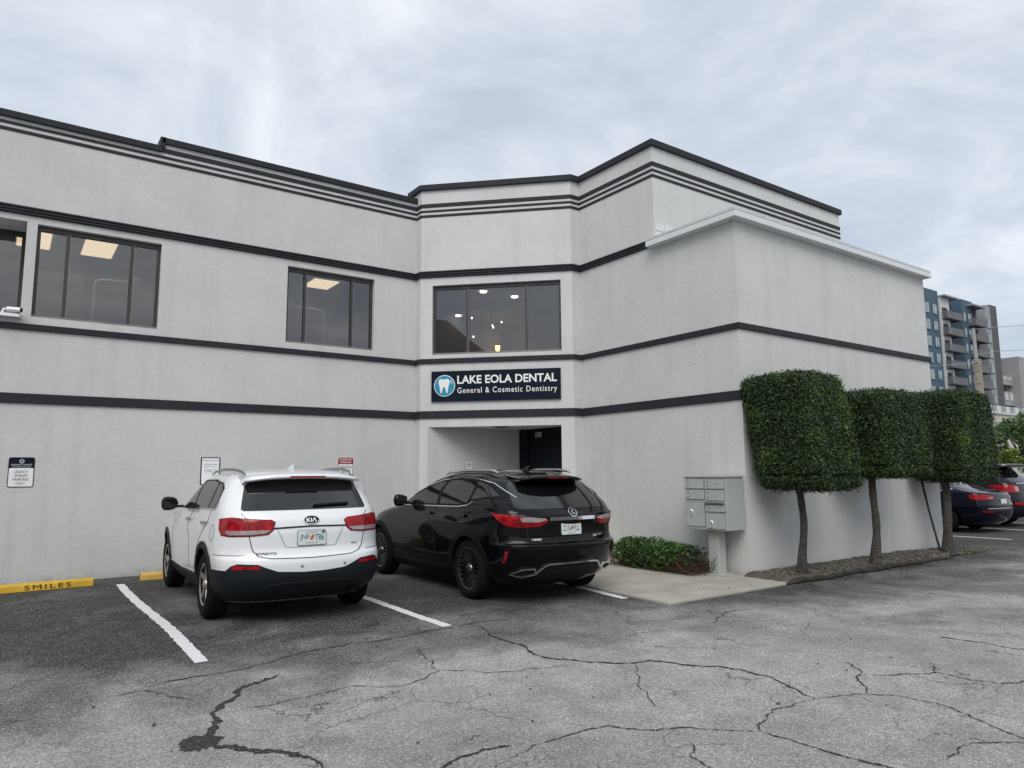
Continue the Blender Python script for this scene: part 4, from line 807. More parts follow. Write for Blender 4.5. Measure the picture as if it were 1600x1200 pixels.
def plate(sh,parent,z,txt,x=0,corner='orange'):
    y=sh.S(*sh.r(x,z))[1]-.012; O=Vector((x-.152,y,z-.076)); r_,u_,n_=Vector((1,0,0)),Vector((0,.06,1)).normalized(),Vector((0,-1,0))
    p=MB(); p.plate(rrect(.305,.152,.015,4,.1525,.076),O,r_,u_,n_,-.02,.004); po=p.build('licence_plate',M['plate'],parent)
    MB().plate(rrect(.317,.164,.018,4,.1525,.076),O,r_,u_,n_,-.02,.0015).build('plate_frame',M['satin'],po)
    if txt is None: return
    a,b=txt; mb=MB(); add_text(mb,a,O+r_*.02+u_*.042,r_,u_,n_,.006,w=.10,h=.068,bold=.01); add_text(mb,b,O+r_*.185+u_*.042,r_,u_,n_,.006,w=.10,h=.068,bold=.01)
    add_text(mb,'MYFLORIDA.COM',O+r_*.1525+u_*.124,r_,u_,n_,.006,w=.13,h=.013,center=True); add_text(mb,'SUNSHINE STATE',O+r_*.1525+u_*.014,r_,u_,n_,.006,w=.14,h=.013,center=True); mb.build('plate_lettering',M['green'],po)
    mb=MB(); 
    for (cx,cy,rd) in ((.147,.066,.02),(.162,.088,.018)): mb.plate([(cx+rd*math.cos(q*.524),cy+rd*math.sin(q*.524)) for q in range(12)],O,r_,u_,n_,.004,.0062)
    mb.build('plate_emblem',M['orange'],po); MB().plate([(.26,.118),(.295,.118),(.295,.146),(.26,.146)],O,r_,u_,n_,.004,.006).build('plate_sticker',M['yellow'] if corner=='orange' else M['maildk'],po)
def tail(sh,pts,clear,parent,div=None):
    for sg in (1,-1):
        o=sh.patch([(sg*u,z) for u,z in pts],.010,'tail_light','redlens',parent)[0]
        sh.patch([(sg*u,z) for u,z in clear],.013,'reverse_lens','clearlens',o)
        if div: sh.stroke([(sg*u,z) for u,z in div],.008,.012,'lamp_gap','seam',o)
    sh.stroke(pts,.012,.006,'lamp_surround','blackpl',parent,mirror=True,closed=True)
def arc(wy,zc,r,a0,a1,n=14): return [(wy+r*math.cos(math.radians(a0+(a1-a0)*i/n)),zc+r*math.sin(math.radians(a0+(a1-a0)*i/n))) for i in range(n+1)]
def arch_trim(sh,parent,ys,zc,r0,r1,m,lo=-8):
    for wy in ys:
        pts=[sh.d(y,z) for y,z in arc(wy,zc,r1,lo,180-lo)]+[sh.d(y,z) for y,z in arc(wy,zc,r0,180-lo,lo)]
        sh.patch(pts,.012,'wheel_arch_trim',m,parent,mirror=True,th=.03)
def mirror_(parent,x,y,z,m,glassm):
    for sg in (-1,1):
        mb=MB(); V=[]; 
        mb.lathe([(0,.0),(.02,.055),(.06,.085),(.13,.095),(.18,.085),(.2,.05),(.205,0)],'x',20); 
        V=[(sg*(x+.03+a*1.02),y+.0+b*.75,z+c*.95) for a,b,c in mb.v]; o=MB(); o.v=V; o.f=mb.f; o.m=mb.m; o.sm=mb.sm; o.box(*sorted((sg*(x-.08),sg*(x+.08))),y-.02,y+.05,z-.055,z-.025); ob=o.build('side_mirror',M[m],parent)
        MB().box(*sorted((sg*(x+.06),sg*(x+.21))),y-.074,y-.068,z-.06,z+.06).build('mirror_glass',M[glassm],ob)
# ---------------------------------------------------------------- white SUV
kr=[(.22,-.70,3.40,.80),(.30,-.86,3.58,.87),(.40,-.965,3.68,.92),(.52,-1.015,3.71,.937),(.62,-1.02,3.70,.942),(.69,-1.005,3.68,.945),(.735,-.965,3.66,.945),(.82,-.945,3.60,.944),(.92,-.945,3.48,.94),(1.0,-.935,3.2,.932),(1.08,-.915,2.75,.918),(1.15,-.87,2.35,.908),(1.22,-.81,2.05,.892),(1.32,-.735,1.78,.858),(1.42,-.66,1.58,.82),(1.50,-.585,1.38,.778),(1.555,-.50,1.2,.718),(1.592,-.38,1.02,.64),(1.612,-.22,.86,.50),(1.624,-.05,.7,.36),(1.628,.1,.4,.2)]
car=thing('white_suv','white SUV parked nose in with a green lettered licence plate','car',(2.74,8.42,0),math.radians(-2),world=False); car.scale=(.97,.97,.99)
K=Shell(kr,Rr=.52,Rr2=.44,Rf=.85,p=2.5,wheels=(0,2.78),flare=.012,taper=.05,L0=-1.02,L1=3.71)
K.body('body',[M['whitepaint'],M['blackpl']],car,(0,2.78),.415,zc=.365)
r,d=K.r,K.d
K.patch([r(-.675,1.185),r(.675,1.185),r(.695,1.20),r(.63,1.44),r(.56,1.50),r(.3,1.515),r(-.3,1.515),r(-.56,1.50),r(-.63,1.44),r(-.695,1.20)],.005,'rear_window','carglass',car)
K.stroke([r(.05,1.215),r(.25,1.225),r(.46,1.228)],.022,.03,'rear_wiper','blackpl',car)
# spoiler
mb=MB(); vs=[]; 
for i in range(15):
    x=-.66+1.32*i/14; k=1-(abs(x)/.66)**2.4; y0=-.735-.03*k+.10*(abs(x)/.66)**3; z=1.545+.012*k-.03*(abs(x)/.66)**3
    vs+=[(x,-.30,z+.035),(x,y0+.10,z+.018),(x,y0,z-.012),(x,y0+.015,z-.03),(x,y0+.14,z-.045),(x,-.40,z-.03)]
fs=[(6*i+j,6*i+(j+1)%6,6*i+6+(j+1)%6,6*i+6+j) for i in range(14) for j in range(6)]+[tuple(range(6)),tuple(84+j for j in range(6))]
sp_=MB().add(vs,fs,0,True).build('spoiler',M['whitepaint'],car); mb=MB(); mb.box(-.20,.20,-.772,-.752,1.532,1.548); mb.build('brake_light',M['redlens'],sp_)
mb=MB(); mb.add([(-.02,-.15,1.62),(.02,-.15,1.62),(.02,.05,1.625),(-.02,.05,1.625),(-.004,-.17,1.69),(.004,-.17,1.69),(.006,-.08,1.665),(-.006,-.08,1.665)],[(0,1,5,4),(1,2,6,5),(2,3,7,6),(3,0,4,7),(4,5,6,7)],0,False); mb.build('antenna_fin',M['whitepaint'],car)
for sg in (-1,1):
    pts=[(sg*.61,-.44,1.565),(sg*.63,-.36,1.598),(sg*.65,-.1,1.622),(sg*.665,.4,1.628),(sg*.66,.9,1.606),(sg*.645,1.2,1.565)]; MB().tube(pts,[.010,.016,.018,.018,.016,.010],8).build('roof_rail',M['satin'],car)
# side glass: dark surround, three panes, chrome line
sur=[d(-.30,1.195),d(-.37,1.28),d(-.34,1.42),d(-.22,1.478),d(.2,1.512),d(.75,1.506),d(1.15,1.44),d(1.55,1.325),d(1.98,1.165),d(1.2,1.165),d(.3,1.185)]
K.patch(sur,.004,'window_surround','blackpl',car,mirror=True)
for q in ([d(-.26,1.21),d(-.32,1.28),d(-.30,1.41),d(-.20,1.458),d(-.05,1.470),d(.02,1.20)],[d(.07,1.198),d(.0,1.474),d(.3,1.496),d(.70,1.491),d(.80,1.186)],[d(.88,1.184),d(.80,1.485),d(1.12,1.424),d(1.50,1.315),d(1.86,1.183)]): K.patch(q,.007,'side_window','carglass2',car,mirror=True)
K.stroke(sur,.014,.010,'window_trim','chrome',car,mirror=True,closed=True)
mirror_(car,.92,1.80,1.20,'clad','carglass')
# lamps
tp=[d(-.55,1.10),r(.78,1.115),r(.42,1.085),r(.385,1.065),r(.41,.985),r(.46,.945),r(.60,.932),r(.80,.93),d(-.63,.94),d(-.58,1.0)]
tail(K,tp,[r(.43,.985),r(.475,.955),r(.60,.943),r(.80,.941),r(.82,.952),r(.83,.985)],car,[r(.645,1.108),r(.635,.932)])
# cladding
K.patch([d(-.33,.24),d(-.42,.50),d(-.46,.58),r(.90,.585),r(.83,.585),r(.79,.635),r(.74,.655),r(.56,.645),r(.47,.605),r(.36,.565),r(.1,.548),r(-.1,.548),r(-.36,.565),r(-.47,.605),r(-.56,.645),r(-.74,.655),r(-.79,.635),r(-.83,.585),r(-.90,.585),(-d(-.46,.58)[0],.58),(-d(-.42,.50)[0],.50),(-d(-.33,.24)[0],.24)],.006,'bumper_cladding','clad',car)
K.stroke([r(-.52,.36),r(-.44,.425),r(-.2,.44),r(.2,.44),r(.44,.425),r(.52,.36)],.03,.018,'bumper_lip','clad',car)
for sg in (1,-1): K.patch([r(sg*.535,.595),r(sg*.545,.632),r(sg*.77,.638),r(sg*.79,.60)],.011,'reflector','redlens',car)
arch_trim(K,car,(0,2.78),.365,.405,.475,'clad')
K.patch([d(.42,.25),d(.40,.44),d(1.4,.40),d(2.38,.42),d(2.36,.25)],.010,'sill_cladding','clad',car,mirror=True)
K.stroke([d(.45,.455),d(1.4,.425),d(2.3,.44)],.014,.012,'sill_trim','chrome',car,mirror=True)
# tailgate seam, plate recess, emblem
K.stroke([r(-.70,1.16),r(-.645,1.09)],.007,.002,'tailgate_seam','seam',car); K.stroke([r(-.635,.93),r(-.60,.78),r(-.55,.725),r(-.45,.70),r(0,.688),r(.45,.70),r(.55,.725),r(.60,.78),r(.635,.93)],.009,.002,'tailgate_seam','seam',car); K.stroke([r(.70,1.16),r(.645,1.09)],.007,.002,'tailgate_seam','seam',car)
K.stroke([r(-.45,1.0),r(0,1.012),r(.45,1.0)],.018,.004,'handle_shadow_gap','seam',car)
K.stroke([r(-.36,.985),r(-.27,.80),r(.27,.80),r(.36,.985)],.006,.002,'plate_recess_edge','satin',car)
plate(K,car,.895,('JNF','T86'),0,'dark')
em=[(r(.085*math.cos(q*.2618),1.075+.04*math.sin(q*.2618))) for q in range(24)]; eo=K.patch(em,.010,'emblem','blackpl',car)[0]; K.stroke(em,.008,.013,'emblem_ring','chrome',eo,closed=True,step=.02); K.text('KIΛ',-.058,1.055,.116,.04,.014,'emblem_lettering','signwhite',eo,.03)
K.text('SORENTO',-.57,.735,.20,.024,.006,'badge_lettering','maildk',car,.03); K.text('GDI',.46,.80,.075,.018,.006,'badge_lettering','maildk',car,.03)
for x in (-.12,.36): q=r(x,.61); P=K.S(*q); MB().lathe([(0,0),(0,.013),(.012,.014)],'x',12).build('parking_sensor',M['satin'],car); o=COL.objects[-1]; o.location=P+Vector((0,-.008,0)); o.rotation_euler=(0,0,math.pi/2)
# doors
K.stroke([d(.86,1.165),d(.90,.8),d(.90,.47)],.008,.002,'door_seam','seam',car,mirror=True); K.stroke([d(-.14,1.19),d(.0,1.0),d(.30,.82),d(.44,.62),d(.45,.47)],.008,.002,'door_seam','seam',car,mirror=True); K.stroke([d(1.98,1.15),d(2.12,.95),d(2.15,.6),d(2.08,.47)],.008,.002,'door_seam','seam',car,mirror=True)
for y in (1.02,.06): K.stroke([d(y-.10,1.035),d(y+.10,1.03)],.035,.032,'door_handle','satin',car,mirror=True)
fd=[(-d(-.36+.085*math.cos(q*.3927),.95+.085*math.sin(q*.3927))[0],.95+.085*math.sin(q*.3927)) for q in range(16)]; K.stroke(fd,.006,.002,'fuel_door_seam','seam',car,closed=True)
K.stroke([d(-.50,.735),r(.84,.735),r(.66,.735)],.006,.002,'bumper_seam','seam',car,mirror=True)
for sg in (1,): MB().tube([(sg*.52,-.86,.285),(sg*.52,-.70,.29)],.03,14).build('exhaust_pipe',M['blackpl'],car)
put_wheels(car,make_wheel(.366,.235,.225,5,'five',M['alloy']),(0,2.78),1.62,.366)
# ---------------------------------------------------------------- black crossover
lr_=[(.20,-.66,3.45,.80),(.28,-.83,3.62,.87),(.36,-.92,3.72,.91),(.48,-.99,3.78,.93),(.60,-1.035,3.78,.94),(.68,-1.055,3.76,.947),(.715,-1.05,3.74,.949),(.74,-1.0,3.73,.949),(.82,-.975,3.68,.946),(.92,-.985,3.55,.94),(1.0,-1.005,3.3,.93),(1.05,-1.0,3.0,.92),(1.10,-.96,2.7,.905),(1.17,-.88,2.38,.892),(1.24,-.79,2.16,.868),(1.33,-.67,1.94,.832),(1.42,-.54,1.72,.79),(1.50,-.40,1.50,.745),(1.555,-.26,1.30,.685),(1.59,-.10,1.1,.605),(1.61,.05,.95,.48),(1.622,.15,.85,.34),(1.626,.22,.75,.2)]
lex=thing('black_suv','glossy black crossover SUV with chrome exhaust tips at the entrance','car',(5.70,7.68,0),math.radians(-1.7),world=False); lex.scale=(.98,.98,.98)
K=Shell(lr_,Rr=.54,Rr2=.36,Rf=.9,Rf2=.5,p=2.4,wheels=(0,2.79),flare=.028,taper=.055,L0=-1.05,L1=3.78)
K.body('body',[M['blackpaint'],M['blackpl']],lex,(0,2.79),.42,zc=.37); r,d=K.r,K.d
K.patch([r(-.67,1.135),r(.67,1.135),r(.72,1.16),r(.62,1.42),r(.54,1.47),r(-.54,1.47),r(-.62,1.42),r(-.72,1.16)],.005,'rear_window','carglass',lex)
vs=[]
for i in range(15):
    x=-.50+1.0*i/14; k=1-(abs(x)/.50)**2.6; y0=-.66-.03*k+.09*(abs(x)/.50)**3; z=1.522+.010*k-.018*(abs(x)/.50)**3
    vs+=[(x,-.12,z+.055),(x,y0+.10,z+.012),(x,y0,z-.01),(x,y0+.015,z-.028),(x,y0+.16,z-.045),(x,-.25,z-.02)]
sp_=MB().add(vs,fs,0,True).build('spoiler',M['blackpaint'],lex); mb=MB(); mb.box(-.16,.16,-.695,-.684,1.505,1.518); mb.build('brake_light',M['redlens'],sp_)
mb=MB(); mb.add([(-.02,-.05,1.605),(.02,-.05,1.605),(.02,.15,1.615),(-.02,.15,1.615),(-.004,-.08,1.69),(.004,-.08,1.69),(.006,.02,1.66),(-.006,.02,1.66)],[(0,1,5,4),(1,2,6,5),(2,3,7,6),(3,0,4,7),(4,5,6,7)]); mb.build('antenna_fin',M['blackpaint'],lex)
for sg in (-1,1): MB().tube([(sg*.585,-.20,1.578),(sg*.60,-.13,1.602),(sg*.61,.1,1.618),(sg*.615,.6,1.620),(sg*.61,1.05,1.592),(sg*.60,1.2,1.56)],[.010,.02,.02,.02,.018,.01],8).build('roof_rail',M['chrome'],lex)
sur=[d(-.62,1.285),d(-.30,1.435),d(.0,1.488),d(.5,1.512),d(.95,1.475),d(1.35,1.385),d(1.72,1.255),d(2.05,1.125),d(1.2,1.135),d(.35,1.15),d(.10,1.172),d(-.02,1.225),d(-.3,1.262)]
K.patch(sur,.004,'window_surround','blackpl',lex,mirror=True)
for q in ([d(-.52,1.292),d(-.25,1.425),d(.0,1.468),d(.04,1.242),d(-.05,1.248),d(-.3,1.278)],[d(.10,1.22),d(.06,1.472),d(.45,1.490),d(.76,1.472),d(.84,1.165),d(.38,1.172),d(.15,1.19)],[d(.92,1.162),d(.84,1.462),d(1.0,1.452),d(1.32,1.372),d(1.68,1.245),d(1.94,1.145)]): K.patch(q,.007,'side_window','carglass',lex,mirror=True)
K.stroke([d(-.66,1.270),d(-.30,1.445),d(.0,1.496),d(.5,1.522),d(.95,1.485),d(1.35,1.395),d(1.72,1.265),d(2.06,1.125)],.014,.010,'window_trim','chrome',lex,mirror=True); K.stroke([d(1.95,1.118),d(1.2,1.128),d(.35,1.143),d(.10,1.165),d(-.03,1.218)],.012,.009,'window_trim','chrome',lex,mirror=True)
mirror_(lex,.91,1.80,1.19,'blackpaint','carglass')
tp=[d(-.46,1.095),d(-.62,1.083),r(.76,1.065),r(.40,1.028),r(.37,1.008),r(.40,.975),r(.46,.935),r(.70,.925),d(-.74,.94),d(-.68,.985),d(-.60,1.04)]
tail(K,tp,[r(.39,1.008),r(.42,1.028),r(.62,1.048),r(.70,1.04),r(.68,.995),r(.50,.985)],lex,[r(.715,1.06),r(.69,.925)])
K.stroke([r(-.35,1.012),r(-.30,1.018),r(.30,1.018),r(.35,1.012)],.042,.012,'chrome_bar','chrome',lex)
q=[r(.058*math.cos(t*.2618),1.085+.045*math.sin(t*.2618)) for t in range(24)]; K.stroke(q,.010,.014,'emblem','chrome',lex,closed=True,step=.02); K.stroke([r(.008,1.115),r(-.014,1.068),r(.034,1.068)],.011,.014,'emblem_stroke','chrome',lex,step=.02)
plate(K,lex,.90,('Z15','FLL'),-.03)
K.text('RX 350',.34,.775,.17,.028,.005,'badge_lettering','chrome',lex,.01); K.text('F SPORT',-.56,.765,.115,.022,.006,'badge_lettering','signwhite',lex,.03)
K.stroke([r(-.72,.735),r(0,.742),r(.72,.735)],.008,.002,'tailgate_seam','seam',lex); K.stroke([r(-.62,.93),r(-.60,.80),r(-.56,.745)],.007,.002,'tailgate_seam','seam',lex,mirror=True)
for sg in (1,-1): K.patch([r(sg*.81,.65),r(sg*.835,.645),d(-.72,.51) if sg>0 else (-d(-.72,.51)[0],.51),r(sg*.845,.51)],.010,'reflector','redlens',lex)
K.stroke([r(-.50,.385),r(-.40,.475),r(-.33,.488),r(.33,.488),r(.40,.475),r(.50,.385)],.022,.02,'bumper_trim','chrome',lex); K.patch([r(-.49,.30),r(-.48,.375),r(-.39,.462),r(.39,.462),r(.48,.375),r(.49,.30)],.006,'diffuser','clad',lex)
for sg in (1,-1):
    q=[r(sg*.50,.385),r(sg*.53,.448),r(sg*.66,.44),r(sg*.76,.385),r(sg*.64,.352)]; eo=K.patch(q,.02,'exhaust_tip','blackpl',lex)[0]; K.stroke(q,.022,.035,'exhaust_ring','chrome',eo,closed=True)
arch_trim(K,lex,(0,2.79),.37,.415,.475,'blackpl'); K.patch([d(.42,.22),d(.44,.36),d(1.4,.31),d(2.38,.33),d(2.36,.22)],.010,'sill_cladding','blackpl',lex,mirror=True)
K.stroke([d(.5,.52),d(1.0,.43),d(1.8,.40),d(2.3,.42)],.012,.006,'sill_crease','blackpaint',lex,mirror=True)
K.stroke([d(.90,1.13),d(.95,.8),d(.92,.40)],.007,.002,'door_seam','seam',lex,mirror=True); K.stroke([d(.0,1.16),d(.18,1.0),d(.42,.78),d(.50,.6),d(.48,.42)],.007,.002,'door_seam','seam',lex,mirror=True)
for y in (1.12,.18): K.stroke([d(y-.11,1.03),d(y+.11,1.025)],.035,.03,'door_handle','blackpaint',lex,mirror=True)
put_wheels(lex,make_wheel(.375,.24,.262,20,'multi',M['darkalloy']),(0,2.79),1.64,.375)
# ---------------------------------------------------------------- cars at the far side
sr=[(.18,-.75,3.35,.78),(.28,-.95,3.55,.86),(.40,-1.02,3.62,.90),(.55,-1.05,3.64,.92),(.66,-1.05,3.6,.928),(.74,-1.02,3.5,.928),(.82,-1.0,3.3,.922),(.90,-.99,3.0,.912),(.96,-.96,2.7,.90),(1.0,-.85,2.4,.88),(1.05,-.60,2.15,.85),(1.12,-.35,1.9,.81),(1.22,-.08,1.6,.75),(1.32,.2,1.3,.68),(1.39,.42,1.1,.60),(1.425,.58,.98,.48),(1.44,.68,.9,.34),(1.445,.72,.86,.2)]
sed=thing('dark_sedan','dark blue sedan parked past the topiary trees','car',(20.05,8.4,0),math.radians(-1),world=False)
K=Shell(sr,Rr=.38,Rf=.9,p=2.6,wheels=(0,2.83),flare=.02,taper=.05,L0=-1.05,L1=3.6); r,d=K.r,K.d
K.body('body',[M['bluepaint'],M['blackpl']],sed,(0,2.83),.37,zc=.33)
K.patch([r(-.60,1.03),r(.60,1.03),r(.66,1.06),r(.52,1.33),r(-.52,1.33),r(-.66,1.06)],.004,'rear_window','carglass',sed)
sur=[d(-.25,1.06),d(.0,1.16),d(.35,1.30),d(.75,1.345),d(1.15,1.29),d(1.6,1.14),d(1.98,1.0),d(1.0,1.0),d(.2,1.01)]; K.patch(sur,.004,'side_window','carglass',sed,mirror=True); K.stroke(sur,.014,.008,'window_trim','chrome',sed,mirror=True,closed=True)
tail(K,[d(-.60,.93),r(.70,.93),r(.45,.90),r(.40,.86),r(.44,.82),r(.72,.80),d(-.66,.82)],[r(.45,.86),r(.60,.86),r(.60,.835),r(.46,.835)],sed)
plate(K,sed,.74,None,0); K.stroke([r(-.70,.60),r(0,.60),r(.70,.60)],.02,.01,'bumper_crease','chrome',sed); 
for sg in (1,-1): K.patch([r(sg*.52,.50),r(sg*.52,.53),r(sg*.80,.54),r(sg*.80,.51)],.008,'reflector','redlens',sed)
K.stroke([d(.88,1.0),d(.92,.7),d(.9,.35)],.007,.002,'door_seam','seam',sed,mirror=True); K.stroke([d(-.05,1.03),d(.2,.8),d(.36,.6),d(.38,.35)],.007,.002,'door_seam','seam',sed,mirror=True)
put_wheels(sed,make_wheel(.335,.225,.23,10,'multi',M['darkalloy']),(0,2.83),1.6,.335)
er=[(.24,-.75,3.5,.84),(.36,-.95,3.66,.93),(.50,-1.06,3.72,.965),(.66,-1.09,3.72,.98),(.76,-1.07,3.70,.985),(.85,-1.03,3.66,.985),(.98,-1.0,3.5,.975),(1.08,-.98,3.0,.96),(1.16,-.95,2.55,.935),(1.26,-.85,2.15,.90),(1.38,-.70,1.8,.86),(1.50,-.54,1.5,.82),(1.60,-.40,1.2,.77),(1.68,-.24,.9,.69),(1.72,-.08,.75,.58),(1.74,.1,.65,.42),(1.745,.2,.6,.25)]
def explorer(x,y,m,name,label):
    t=thing(name,label,'car',(x,y,0),math.radians(-1),world=False); K=Shell(er,Rr=.36,Rf=.85,p=2.8,wheels=(0,3.02),flare=.015,taper=.05,L0=-1.09,L1=3.72); r,d=K.r,K.d
    K.body('body',[M[m],M['blackpl']],t,(0,3.02),.42,zc=.38); K.patch([r(-.72,1.20),r(.72,1.20),r(.62,1.58),r(-.62,1.58)],.004,'rear_window','carglass',t)
    vs=[]
    for i in range(15):
        xx=-.72+1.44*i/14; k=1-(abs(xx)/.72)**2.6; y0=-.80-.02*k+.08*(abs(xx)/.72)**3; z=1.665+.01*k-.02*(abs(xx)/.72)**3; vs+=[(xx,-.16,z+.04),(xx,y0+.10,z+.01),(xx,y0,z-.01),(xx,y0+.015,z-.035),(xx,y0+.16,z-.06),(xx,-.3,z-.03)]
    MB().add(vs,fs,0,True).build('spoiler',M[m],t)
    sur=[d(-.62,1.27),d(-.50,1.52),d(.0,1.60),d(.8,1.60),d(1.3,1.47),d(1.9,1.22),d(1.0,1.21),d(.0,1.23)]; K.patch(sur,.004,'side_window','carglass',t,mirror=True)
    tail(K,[d(-.35,1.12),d(-.6,1.125),r(.74,1.12),r(.60,1.10),r(.60,.93),r(.80,.92),d(-.62,.96)],[r(.62,1.08),r(.74,1.085),r(.74,.97),r(.62,.96)],t); K.patch([d(-.40,.26),d(-.46,.55),r(.9,.56),r(-.9,.56),(-d(-.46,.55)[0],.55),(-d(-.40,.26)[0],.26)],.006,'bumper_cladding','clad',t)
    for sg in (1,-1): K.patch([r(sg*.62,.60),r(sg*.62,.68),r(sg*.86,.68),r(sg*.86,.60)],.01,'reflector','redlens',t)
    K.stroke([r(-.6,1.16),r(0,1.165),r(.6,1.16)],.02,.01,'chrome_bar','chrome',t); plate(K,t,.95,None,0)
    put_wheels(t,make_wheel(.385,.25,.25,10,'multi',M['darkalloy']),(0,3.02),1.68,.385)
explorer(22.5,8.62,'gunpaint','dark_suv','dark SUV with red tail lamp beside the blue sedan'); explorer(25.9,10.4,'gunpaint','edge_suv','car glimpsed at the right edge beyond the dark SUV')
# ================================================================== far background
M['aptblue']=mat('apartment_blue',(.060,.105,.150),.8,var=.06,vscale=.3); M['aptwhite']=mat('apartment_white',(.55,.56,.57),.8,var=.05,vscale=.3); M['aptgrey']=mat('apartment_grey',(.28,.30,.31),.8,var=.05,vscale=.3); M['aptdark']=mat('apartment_dark_grey',(.085,.088,.092),.8,var=.06,vscale=.3)
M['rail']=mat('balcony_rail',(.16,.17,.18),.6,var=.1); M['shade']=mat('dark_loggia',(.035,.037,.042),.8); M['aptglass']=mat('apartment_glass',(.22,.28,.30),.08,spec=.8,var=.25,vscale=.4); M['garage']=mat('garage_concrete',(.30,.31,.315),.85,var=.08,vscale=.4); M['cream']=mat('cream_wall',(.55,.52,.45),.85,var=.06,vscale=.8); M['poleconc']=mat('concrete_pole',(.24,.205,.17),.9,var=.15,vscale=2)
YB=60.0; ap=thing('apartment_block','tall blue white and grey apartment block with stacked balconies far behind','building',(148,YB,0))
def sec(x0,x1,y,z1,m,name='wall',dep=14): mb=MB(); mb.box(x0,x1,y,y+dep,0,z1); return mb.build(name,M[m],ap)
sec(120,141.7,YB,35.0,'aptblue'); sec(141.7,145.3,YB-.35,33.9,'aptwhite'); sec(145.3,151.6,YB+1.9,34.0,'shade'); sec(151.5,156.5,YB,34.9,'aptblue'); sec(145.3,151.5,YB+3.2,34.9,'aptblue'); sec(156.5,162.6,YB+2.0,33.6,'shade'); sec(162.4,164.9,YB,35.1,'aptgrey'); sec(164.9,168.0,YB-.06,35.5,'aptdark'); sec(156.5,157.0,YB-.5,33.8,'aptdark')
for c in ((141.6,147.4,33.9),(153.6,159.3,33.7)): mb=MB(); mb.box(c[0],c[1],YB-1.3,YB+2,c[2],c[2]+.3); mb.build('roof_canopy',M['aptgrey'],ap)
def win(x0,x1,z0,z1,y):
    mb=MB(); mb.box(x0-.10,x1+.10,y-.10,y-.02,z0-.10,z1+.10); w_=mb.build('window',M['aptdark'],ap)
    for a,b in ((x0,(x0+x1)/2-.04),((x0+x1)/2+.04,x1)):
        p=MB(); p.box(a,b,y-.13,y-.09,z0,z1); p.build('pane',M['aptglass'],w_)
fl=[31.25-3.12*i for i in range(7)]
for i,z in enumerate(fl):
    win(136.1,137.6,z-.9,z+.95,YB); win(139.1,140.6,z-.9,z+.95,YB); win(151.9,152.8,z-.9,z+.95,YB); win(153.9,155.2,z-.9,z+.95,YB); win(162.8,164.3,z-.9,z+.95,YB)
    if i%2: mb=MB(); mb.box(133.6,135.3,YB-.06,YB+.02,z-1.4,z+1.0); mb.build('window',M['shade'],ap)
    for (a,b) in ((141.9,147.8),(153.8,159.1)):
        zs=z-1.62; mb=MB(); mb.box(a,b,YB-1.5,YB+1.9,zs,zs+.2); sl_=mb.build('balcony',M['aptdark'],ap)
        mb=MB(); mb.box(a,b,YB-1.5,YB-1.42,zs+1.35,zs+1.45); mb.box(a,a+.08,YB-1.5,YB+1.6,zs+1.35,zs+1.45); k=int((b-a)/.32)
        for j in range(k+1): x=a+(b-a-.06)*j/k; mb.box(x,x+.20,YB-1.48,YB-1.44,zs+.2,zs+1.35)
        for j in range(9): y=YB-1.4+j*.35; mb.box(a+.02,a+.06,y,y+.2,zs+.2,zs+1.35)
        mb.build('railing',M['rail'],sl_)
    for (a,b) in ((146.0,148.0),(149.0,150.8),(158.4,160.0)):
        mb=MB(); mb.box(a,b,YB+1.80,YB+1.88,z-1.4,z+.7); mb.build('balcony_door',M['aptdark'],ap)
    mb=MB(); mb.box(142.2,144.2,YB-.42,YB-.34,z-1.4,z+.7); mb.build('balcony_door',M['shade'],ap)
gr=thing('parking_garage','grey concrete parking garage at the right edge','building',(175,YB,0))
for z0,z1 in ((0,13.6),(14.9,17.8),(19.3,21.3)):
    mb=MB(); mb.box(168.4,176.0,YB+1,YB+2,z0,z1); mb.build('parapet',M['garage'],gr)
    if z0:
        for x in (169.0,171.5,174.0): p=MB(); p.box(x,x+1.2,YB+.9,YB+.99,z0+1.1,z1-.3); p.build('panel',M['aptwhite'],gr)
mb=MB(); mb.box(168.4,176.0,YB+4,YB+5,0,20.5); mb.build('deck_interior',M['shade'],gr)
for x in (168.4,172.2,175.6): mb=MB(); mb.box(x,x+.4,YB+2.1,YB+2.5,0,20.5); mb.build('column',M['garage'],gr)
mb=MB(); mb.box(176.0,195,YB-.5,YB+12,0,25.5); mb.build('stair_tower',M['garage'],gr); mb=MB(); mb.box(168.3,174.5,YB+6,YB+7,0,24.4); mb.build('rear_wall',M['garage'],gr)
lb=thing('low_building','low cream building behind the parked cars','building',(62,20.6,0))
mb=MB(); mb.box(50,100,20.6,34,0,5.35); mb.build('wall',M['cream'],lb); mb=MB(); mb.box(50,100,20.5,20.7,5.35,5.5); mb.build('coping',M['aptwhite'],lb); mb=MB(); mb.box(56.95,57.1,20.45,20.58,0,5.1); mb.build('downpipe',M['aptdark'],lb)
for i in range(9): x=55.6+i*.78; mb=MB(); mb.box(x,x+.66,20.9,21.0,5.5,6.02); mb.build('roof_screen',M['aptgrey'] if i%2 else M['aptwhite'],lb)
up_=thing('utility_pole','tan concrete utility pole in front of the apartment block','pole',(65.2,25,0)); MB().tube([(65.25,25,0),(65.2,25,6),(65.2,25,10.6)],[.36,.33,.30],12).build('shaft',M['poleconc'],up_); MB().tube([(65.1,25,10.6),(65.05,25,13.2)],[.14,.12],10).build('mast',M['aptgrey'],up_)
for z in (8.6,9.6,10.3): mb=MB(); mb.box(64.85,65.55,24.75,25.25,z,z+.07); mb.build('bracket',M['aptgrey'],up_)
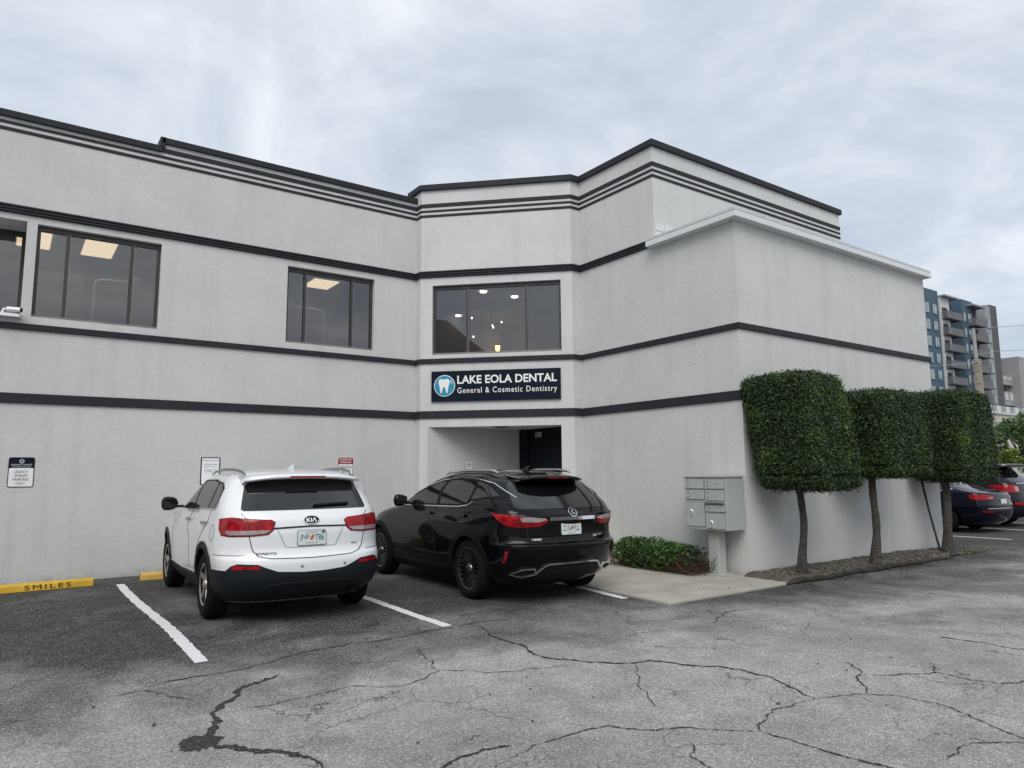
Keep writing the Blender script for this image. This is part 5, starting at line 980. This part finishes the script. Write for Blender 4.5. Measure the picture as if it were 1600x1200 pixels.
for pts,lbl in (([(65.05,25,13.1),(69.7,25,13.84),(75.9,25,14.69),(95,25,17.5)],'uppermost power line right of the utility pole'),([(65.2,25,11.0),(70.1,25,11.75),(75.3,25,12.34),(95,25,15)],'lower power line right of the utility pole'),([(50,25,8.7),(59.3,25,9.63),(65.2,25,10.3)],'power line left of the utility pole')): tag(MB().tube(pts,.022,6).build('power_line',M['grey']),lbl,'cable','power lines')
def bush(x,y,z,rx,ry,rz,n,m,name,label,cat,trunk=True,ls=.16):
    t=thing(name,label,cat,(x,y,0)); P=[];Nn=[]
    for k in range(16):
        c=np.array([rng.normal()*rx*.5,rng.normal()*ry*.5,rng.normal()*rz*.45]); q,nn=superell(max(40,n//16),(rx*.42,ry*.42,rz*.36),2,.2); P.append(q*rng.uniform(.45,1,(len(q),1))+c); Nn.append(nn)
    P=np.vstack(P)+np.array([x,y,z]); P[:,2]=np.maximum(P[:,2],.05); leaves(P,np.vstack(Nn),ls,ls*.45,'crown',M[m],t)
    mb=MB(); mb.tube([(x,y,0),(x+.08,y,z*.6),(x,y+.05,z)],[.11,.08,.05],8)
    for k in range(7): a=k*.9; mb.tube([(x+.05,y,z*.55),(x+rx*.5*math.cos(a),y+ry*.5*math.sin(a),z+rz*.35*math.sin(k))],[.05,.015],6)
    mb.build('trunk',M['bark'],t)
bush(39.3,13.4,2.85,1.25,1.2,1.0,6000,'leaf3','leafy_tree','airy green tree at the right edge behind the cars','tree'); bush(36.6,13.2,2.0,.55,.55,.5,2600,'leafy','yellow_bush','yellow green bush behind the parked SUVs','bush'); bush(46,15.3,1.9,1.4,1.0,1.2,4000,'leaf3','leafy_tree','rounder green tree at the right border behind the grey car','tree')

# behind the camera: house seen in reflections, office block added to darken car reflections
nb=thing('gabled_house','dark gable roofed house mirrored in the upstairs windows','house',(-22,2,0))
mb=MB(); mb.box(-30,-16,-5.5,9,0,7.6); mb.build('wall',M['aptgrey'],nb)
mb=MB(); mb.add([(-30.5,-6,7.6),(-15.5,-6,7.6),(-15.5,9.6,7.6),(-30.5,9.6,7.6),(-23,-6,12.2),(-23,9.6,12.2)],[(0,1,4),(2,3,5),(1,2,5,4),(3,0,4,5),(0,3,2,1)]); mb.build('roof',M['aptdark'],nb)
for y in (-4,0,5): mb=MB(); mb.box(-15.98,-15.9,y,y+1.6,3.6,5.2); mb.build('window',M['aptglass'],nb)
nb=thing('added_reflection_block','unseen tan flat roofed block added behind the camera to darken car reflections','building',(6,-30,0))
mb=MB(); mb.box(-14,34,-40,-26,0,6.0); mb.build('wall',M['tan'],nb); mb=MB(); mb.box(-14.4,34.4,-40.4,-25.6,6.0,6.5); mb.build('roof',M['aptdark'],nb)
for i in range(9): mb=MB(); x=-11+i*5; mb.box(x,x+2.2,-26,-25.93,1.0,2.6); mb.build('window',M['carglass2'],nb)
